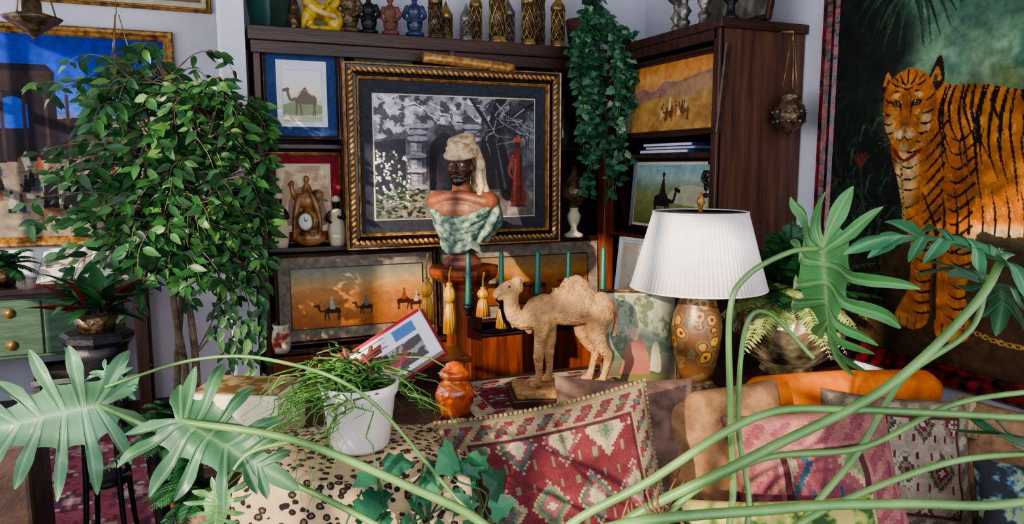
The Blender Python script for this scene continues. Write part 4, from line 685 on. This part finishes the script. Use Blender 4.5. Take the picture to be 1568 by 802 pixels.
mv=M('mauve_velvet','#6c5246','#46322a',rough=.9,scale=20); pillow('mauve_pillow',.44,.42,.15,(1.08,1.72,.70),(math.radians(-14),.1,-.1),mv)
pillow('beige_pillow',.44,.38,.17,(1.36,1.66,.68),(math.radians(-20),-.05,-.2),M('beige_linen','#96704c','#705034',rough=.95,scale=24,bump=.3,bscale=150))
cv=Cv(46,42,200); kil(cv,'#77424a',['#8a5c58','#2f4b58','#804a4c','#988468','#64704c'],22,.9,15)
pillow('pink_kilim_pillow',.46,.40,.17,(1.53,1.46,.64),(math.radians(-22),math.radians(-6),math.radians(-22)),fabM,cv)
cv=Cv(46,42,200); kil(cv,'#827668',['#645c4e','#562229','#8c8070','#423834'],11,.8,25)
pillow('cream_kilim_pillow',.46,.42,.16,(1.92,1.53,.60),(math.radians(-20),math.radians(5),math.radians(-24)),fabM,cv)
tp=pillow('tasselled_tan_pillow',.42,.38,.16,(2.27,1.36,.58),(math.radians(-22),math.radians(8),math.radians(-40)),tanf)
tl_=lathe('pillow_tassel',[(0,0),(.03,0),(.024,.06),(.012,.08),(.02,.1),(.016,.12),(.004,.13)],M('tan_tassel','#9c8466','#5c4a36',rough=.8,scale=60,stretch=(1,1,.1)),(0,0,0),32,(12,.12)); tl_.parent=tp; tl_.location=(-.19,-.05,.06)
bp_=M('black_floral_fabric','#1c1e22','#6f7f58',rough=.9,scale=24,lo=.38,hi=.46,c3='#33506c'); pillow('black_floral_pillow',.40,.36,.15,(2.02,1.12,.54),(math.radians(-30),.1,-.6),bp_)
gp_=M('green_floral_fabric','#a69858','#2c4a24',rough=.9,scale=14,lo=.42,hi=.52,c3='#7f8f42'); pillow('green_floral_pillow',.48,.36,.15,(1.22,1.22,.56),(math.radians(-35),.0,-.35),gp_)
o=blob('orange_bolster',[('c',[(-.36,0,0),(-.34,0,0),(0,0,.004),(.34,0,0),(.37,0,0)],[.06,.074,.08,.076,.06])],M('orange_velvet','#e07a1c','#b85a12',rough=.8,scale=14),.012,3,(1.99,1.80,.735)); o.rotation_euler=(0,math.radians(3),math.radians(-6)); o.scale=(.95,.95,.95)
# ---------------------------------------------------------------- leopard stool & pot
m,nt,b,out=newmat('leopard_fabric')
tc=nt.nodes.new('ShaderNodeTexCoord'); v1=nt.nodes.new('ShaderNodeTexVoronoi'); v1.inputs['Scale'].default_value=46; nz=nt.nodes.new('ShaderNodeTexNoise'); nz.inputs['Scale'].default_value=70
nt.links.new(tc.outputs['Object'],v1.inputs['Vector']); nt.links.new(tc.outputs['Object'],nz.inputs['Vector'])
r=nt.nodes.new('ShaderNodeValToRGB'); e=r.color_ramp.elements; e[0].position=.0; e[0].color=L4('#7c5a3c'); e[1].position=1; e[1].color=L4('#ab9372'); 
for p_,c_ in ((.40,'#5c4030'),(.45,'#16110e'),(.60,'#16110e'),(.65,'#a18a6a')): x_=e.new(p_); x_.color=L4(c_)
mth=nt.nodes.new('ShaderNodeMath'); mth.operation='MULTIPLY_ADD'; mth.inputs[1].default_value=.45; nt.links.new(nz.outputs[0],mth.inputs[0]); nt.links.new(v1.outputs['Distance'],mth.inputs[2])
nt.links.new(mth.outputs[0],r.inputs[0]); nt.links.new(r.outputs[0],b.inputs['Base Color']); b.inputs['Roughness'].default_value=.95
leo=m
n=80; V=[]
for j in range(n):
    for i in range(n):
        u=-1+2*i/(n-1); v=-1+2*j/(n-1); a=math.atan2(v,u); R=max(abs(u),abs(v)); x=.25*min(1,R/.6)*(u/R if R else 0); y=.19*min(1,R/.6)*(v/R if R else 0); z=.845-.012*(R/.6)**4 if R<=.6 else .833-(R-.6)*1.45
        fl=max(0,R-.6)/.4; k=1+.15*fl*(1+.5*math.sin(a*11)); x*=k; y*=k; z+=.008*math.sin(u*9+v*4)*(1-fl)+.02*fl*math.sin(a*7)
        V.append((x,y,z))
st=[mk('leopard_throw',V,gridfaces(n,n)[:,::-1],leo,True),box('stool_seat',-.23,.23,-.17,.17,.70,.825,tanf,.03,3)]
for x in (-.2,.2):
    for y in (-.14,.14): st.append(box('stool_leg',x-.02,x+.02,y-.02,y+.02,0,.7,darkwoodz,.003))
group('leopard_draped_stool',st,(.33,1.68,0),(0,0,math.radians(-18)))
pt=M('white_ceramic','#d2ccc8','#c4beb8',rough=.3); soil=M('potting_soil','#4a3424','#1e140e',rough=1,bump=1,scale=40)
tvl=[]
for k in range(95):
    a=U(0,6.28); l=U(.16,.42); e_=U(.2,1.3); d=Vector((math.cos(a)*math.cos(e_),math.sin(a)*math.cos(e_)*.7,math.sin(e_)));
    if random.random()<.6: d.x=-abs(d.x)
    pts=[Vector((U(-.03,.03),U(-.03,.03),.15))+d*l*t+Vector((0,0,-.85*l*t*t)) for t in np.linspace(0,1,14)]; tvl.append((pts,[.0024,.0028,.002,.0006]))
group('white_pot_spider_plant',[lathe('pot',[(0,0),(.065,0),(.072,.01),(.088,.13),(.095,.14),(.098,.165),(.09,.165),(.085,.14),(.075,.13)],pt,(0,0,0),40),lathe('soil',[(0,.13),(.084,.13),(.06,.15),(0,.155)],soil),tubes('blades',tvl,sprl,5),tubes('dry_stalks',[([(0,0,.15),(U(-.03,.03),U(-.02,.02),.2),(U(-.06,.06),0,.2+U(0,.05))],.005) for _ in range(9)],M('dry_husk','#8a4a32','#4a2418'))],(.325,1.68,.846),(0,0,0),(.95,.95,.95))
starts=[]
for k in range(10):
    a=U(.0,1.0); starts.append(((.28+.3*a,1.46,.86+U(-.03,.03)),(.22+.42*a,1.40+U(-.05,.03),.66+U(-.08,.12))))
strands('trailing_ivy',starts,leafmat('glossy_ivy','#1c4a34','#4a8a62',.3,.2),.07,22,.04)
cv=Cv(22,14,60,'#a9946a'); cv.mixf(cv.field(3,3),.45,.6,'#6a4a2a',.8); 
o=cvmesh('lid_picture',cv,.2,.14,printM); o.rotation_euler=(-math.pi/2,0,0); o.location=(0,0,.082)
group('cream_keepsake_box',[box('box_body',-.11,.11,-.08,.08,0,.08,cream,.005),o],(.10,2.14,.746),(0,0,-.5),(1.2,1.2,1.8))
# ---------------------------------------------------------------- philodendron foreground
phl=leafmat('philodendron_leaf','','',.38,.18,attr=True); stemM=M('philodendron_stem','#6a8c4c','#466836',rough=.4,scale=10)
def phleaf(name,pos,d,nrm,size,seed=0,light='#8fb08a',dark='#356a48',droop=.5,wid=1.0):
    r=random.Random(seed); V=[];C=[];F=[]; R=12
    spec=[(.0,152,.44),(.03,122,.58),(.12,96,.62),(.26,78,.58),(.42,64,.50),(.58,52,.40),(.73,40,.30)]
    for side in (-1,1):
        B=[];I=[];W=[]
        B.append((-.06,0)); I.append((0,0)); W.append(.3)
        for i,(m,an,L) in enumerate(spec):
            L*=r.uniform(.85,1.12)*wid; an=math.radians(an+r.uniform(-6,6)); dx,dy=math.cos(an),math.sin(an); nx_,ny_=-dy,dx
            w=.064*(1-.05*i)*r.uniform(.85,1.15); bend=r.uniform(-.12,.08)
            P_=lambda t,o:(m+dx*L*t+nx_*(o+bend*t*t),dy*L*t+ny_*(o+bend*t*t))
            seq=[(.42,w*.68,.0),(.60,w*.98,.0),(.80,w*.80,0),(.94,w*.38,0),(1.0,0,1),(.94,-w*.38,0),(.80,-w*.80,0),(.60,-w*.98,0),(.42,-w*.68,0)]
            for t,o,c in seq: B.append(P_(t,o)); I.append((m+.02*(1 if o<0 else -1)*(o!=0),0)); W.append(1-abs(o)/w*1.0)
        m=.86
        for t,o in ((.0,.075),(.35,.07),(.75,.045),(1.0,0)): B.append((m+.26*t,o)); I.append((m+.1*t,0)); W.append(1-o/.08)
        n=len(B); Bc=cm([(x,y,0) for x,y in B],3); q=np.linspace(0,n-1,len(Bc)); Ix=np.interp(q,range(n),[a[0] for a in I]); Wc=np.interp(q,range(n),W); k0=len(V)
        for i,b_ in enumerate(Bc):
            for j in range(R+1):
                t=j/R; x=Ix[i]*(1-t)+b_.x*t; y=side*b_.y*t; rr2=(x-.3)**2+y*y
                z=-droop*.5*rr2+.10*abs(y)*(1-abs(y))+.05*math.sin(x*7+seed)*abs(y)*2-.035*Wc[i]*t+.04*math.sin(y*13+x*5+seed)
                V.append((x,y,z)); vein=max(0,Wc[i]-.75)*4*(1-.5*t); rib=math.exp(-abs(y)*60); C.append(min(1,vein*.75+rib+.10))
        for i in range(len(Bc)-1):
            for j in range(R):
                a=k0+i*(R+1)+j; f=(a,a+1,a+R+2,a+R+1); F.append(f if side>0 else f[::-1])
    V=np.array(V); c=np.clip(np.array(C),0,1)[:,None]; L_=np.array(lin(hx(light))); D_=np.array(lin(hx(dark))); rg=np.random.default_rng(seed)
    nsv=1+.25*np.sin(V[:,0:1]*9+seed)*np.sin(V[:,1:2]*8)+.08*(rg.random((len(V),1))-.5); cols=(D_*(1-c*.8)+L_*c*.8)*nsv
    return mk(name,(V*size)@basis(d,nrm).T+np.array(pos),F,phl,True,cols)
ph=[]
ph.append(phleaf('leaf_1',(-.160,1.31,1.12),(-.80,-.15,-.05),(.1,-.9,.45),.190,1,'#93ae8c','#4f7857',.6,1.05))
ph.append(phleaf('leaf_2',(-.04,1.21,1.11),(.72,-.40,-.42),(-.25,-.72,.65),.185,2,'#78986f','#365e40',.7,.95))
ph.append(phleaf('leaf_3',(.87,.85,1.375),(.22,.10,-.92),(-.93,.05,.30),.215,3,'#8cb074','#447c44',.8,.95))
ph.append(phleaf('leaf_4',(1.0,.66,1.385),(-.80,.30,.16),(-.05,-.25,1),.185,4,'#74a474','#2a6040',.6,.9))
ph.append(phleaf('leaf_5',(1.07,.72,1.34),(.75,.3,-.35),(-.3,-.35,.9),.17,5,'#64906a','#28543a',.7))
ph.append(phleaf('leaf_6',(1.0,.58,1.13),(.7,.25,-.30),(-.1,-.35,.95),.17,6,'#4f7c50','#1a4429',.4))
ph.append(phleaf('leaf_7',(-.155,1.37,1.16),(.3,-.2,-.3),(0,-.9,.5),.06,7,'#8cb090','#447c54',.4))
ph.append(phleaf('leaf_8',(.005,1.16,1.0),(-.1,-.1,-.9),(0,-.9,.4),.075,8,'#97b278','#608c4c',.4))
root=Vector((.52,.74,.78))
def rp(k): return tuple(root+Vector((U(-.05,.05),U(-.04,.04),0)))
sts=[([(-.04,1.21,1.11),(.12,1.14,1.08),(.29,1.07,1.0),(.39,1.03,.94),(.46,.9,.86),rp(0)],.0072),
 ([(-.16,1.34,1.14),(-.02,1.31,1.18),(.10,1.26,1.18),(.24,1.20,1.12),(.38,1.14,.94),(.47,.95,.84),rp(0)],.0032),
 ([(.87,.85,1.375),(.82,.86,1.37),(.76,.88,1.335),(.73,.88,1.28),(.74,.88,1.11),(.74,.87,.97),(.66,.82,.85),rp(0)],.005),
 ([(.82,.80,1.22),(.785,.86,1.28),(.76,.88,1.25),(.755,.88,1.1),(.765,.86,.96),(.66,.8,.85),rp(0)],.0042),
 ([(1.12,.66,1.14),(1.05,.64,1.15),(.83,.74,1.16),(.71,.79,1.15),(.57,.84,1.06),(.45,.90,.96),(.47,.8,.85),rp(0)],.006),
 ([(1.01,.66,1.38),(.97,.67,1.31),(.87,.72,1.19),(.70,.79,1.09),(.52,.87,.97),(.5,.8,.86),rp(0)],.0075),
 ([(1.07,.72,1.34),(1.04,.72,1.26),(.97,.77,1.18),(.92,.80,1.06),(.84,.82,.96),(.7,.8,.84),rp(0)],.0052),
 ([(1.15,.50,1.125),(.85,.51,1.12),(.72,.56,1.12),(.60,.62,1.11),(.39,.70,1.08),(.42,.74,.93),rp(0)],.006),
 ([(1.15,.62,1.19),(1.0,.70,1.16),(.86,.74,1.10),(.72,.80,1.08),(.60,.84,1.0),(.55,.8,.88),rp(0)],.005),
 ([(1.0,.58,1.13),(.85,.62,1.12),(.70,.70,1.03),(.6,.72,.93),rp(0)],.0048),
 ([(-.155,1.37,1.16),(-.15,1.35,1.14),(-.16,1.33,1.12)],.003),([(.005,1.16,1.0),(.05,1.16,1.06),(.12,1.14,1.08)],.003),([(-.160,1.31,1.12),(-.05,1.25,1.07),(.1,1.2,1.0),(.3,1.05,.90),rp(0)],.005)]
for p_,r_ in sts: ph.append(tube('petiole',p_,[r_*.75,r_,r_*1.2],stemM,10,8))
for k in range(10):
    b0=(U(.45,.62),U(.78,.84),.84); ph.append(tube('dry_sheath',[b0,(b0[0]+U(-.03,.03),b0[1]+.03,.95),(b0[0]+U(-.06,.06),b0[1]+.05,1.0+U(0,.05))],[.006,.004,.001],bpy.data.materials['dry_husk'],6))
ph.append(lathe('planter',[(0,0),(.14,0),(.2,.3),(.22,.70),(.23,.78),(.21,.78),(.2,.74),(0,.74)],terracotta,(.52,.70,0),40)); ph.append(lathe('soil',[(0,.72),(.2,.73),(.1,.77),(0,.78)],soil,(.52,.70,0)))
group('philodendron_plant',ph)
# ---------------------------------------------------------------- lights & world
w=bpy.data.worlds.new('world'); bpy.context.scene.world=w; w.use_nodes=True; bg=w.node_tree.nodes['Background']; bg.inputs[0].default_value=(.78,.86,1,1); bg.inputs[1].default_value=1.3
def light(name,typ,loc,rot,en,col,size=None,sy=None):
    l=bpy.data.lights.new(name,typ); l.energy=en; l.color=col; o=bpy.data.objects.new(name,l); COL.objects.link(o); o.location=loc; o.rotation_euler=rot
    if typ=='AREA': l.shape='RECTANGLE'; l.size=size; l.size_y=sy or size
    return o
s=light('sun','SUN',(-4,-2,4),(0,0,0),6.5,(1,.83,.62)); s.rotation_euler=Vector((.78,.55,-.30)).to_track_quat('-Z','Y').to_euler(); s.data.angle=.015
light('rear_fill','AREA',(.2,-1.15,1.7),(math.radians(90),0,0),48,(.88,.93,1),3.6,2.2)  # added fill panel behind the camera; no window stands there
light('side_fill','AREA',(-1.85,2.2,1.7),(0,math.radians(-90),0),42,(.92,.95,1),1.9,4.5)  # added fill panel along the unseen left wall
cd=bpy.data.cameras.new('camera'); cam=bpy.data.objects.new('camera',cd); COL.objects.link(cam); cam.location=(0,0,1.5); cam.rotation_euler=(math.radians(82.6),0,math.radians(-23)); cd.lens=26; cd.sensor_width=36; cd.clip_start=.05
bpy.context.scene.camera=cam
bpy.context.scene.view_settings.view_transform='AgX'; bpy.context.scene.view_settings.look='AgX - Medium High Contrast'; bpy.context.scene.view_settings.exposure=.4
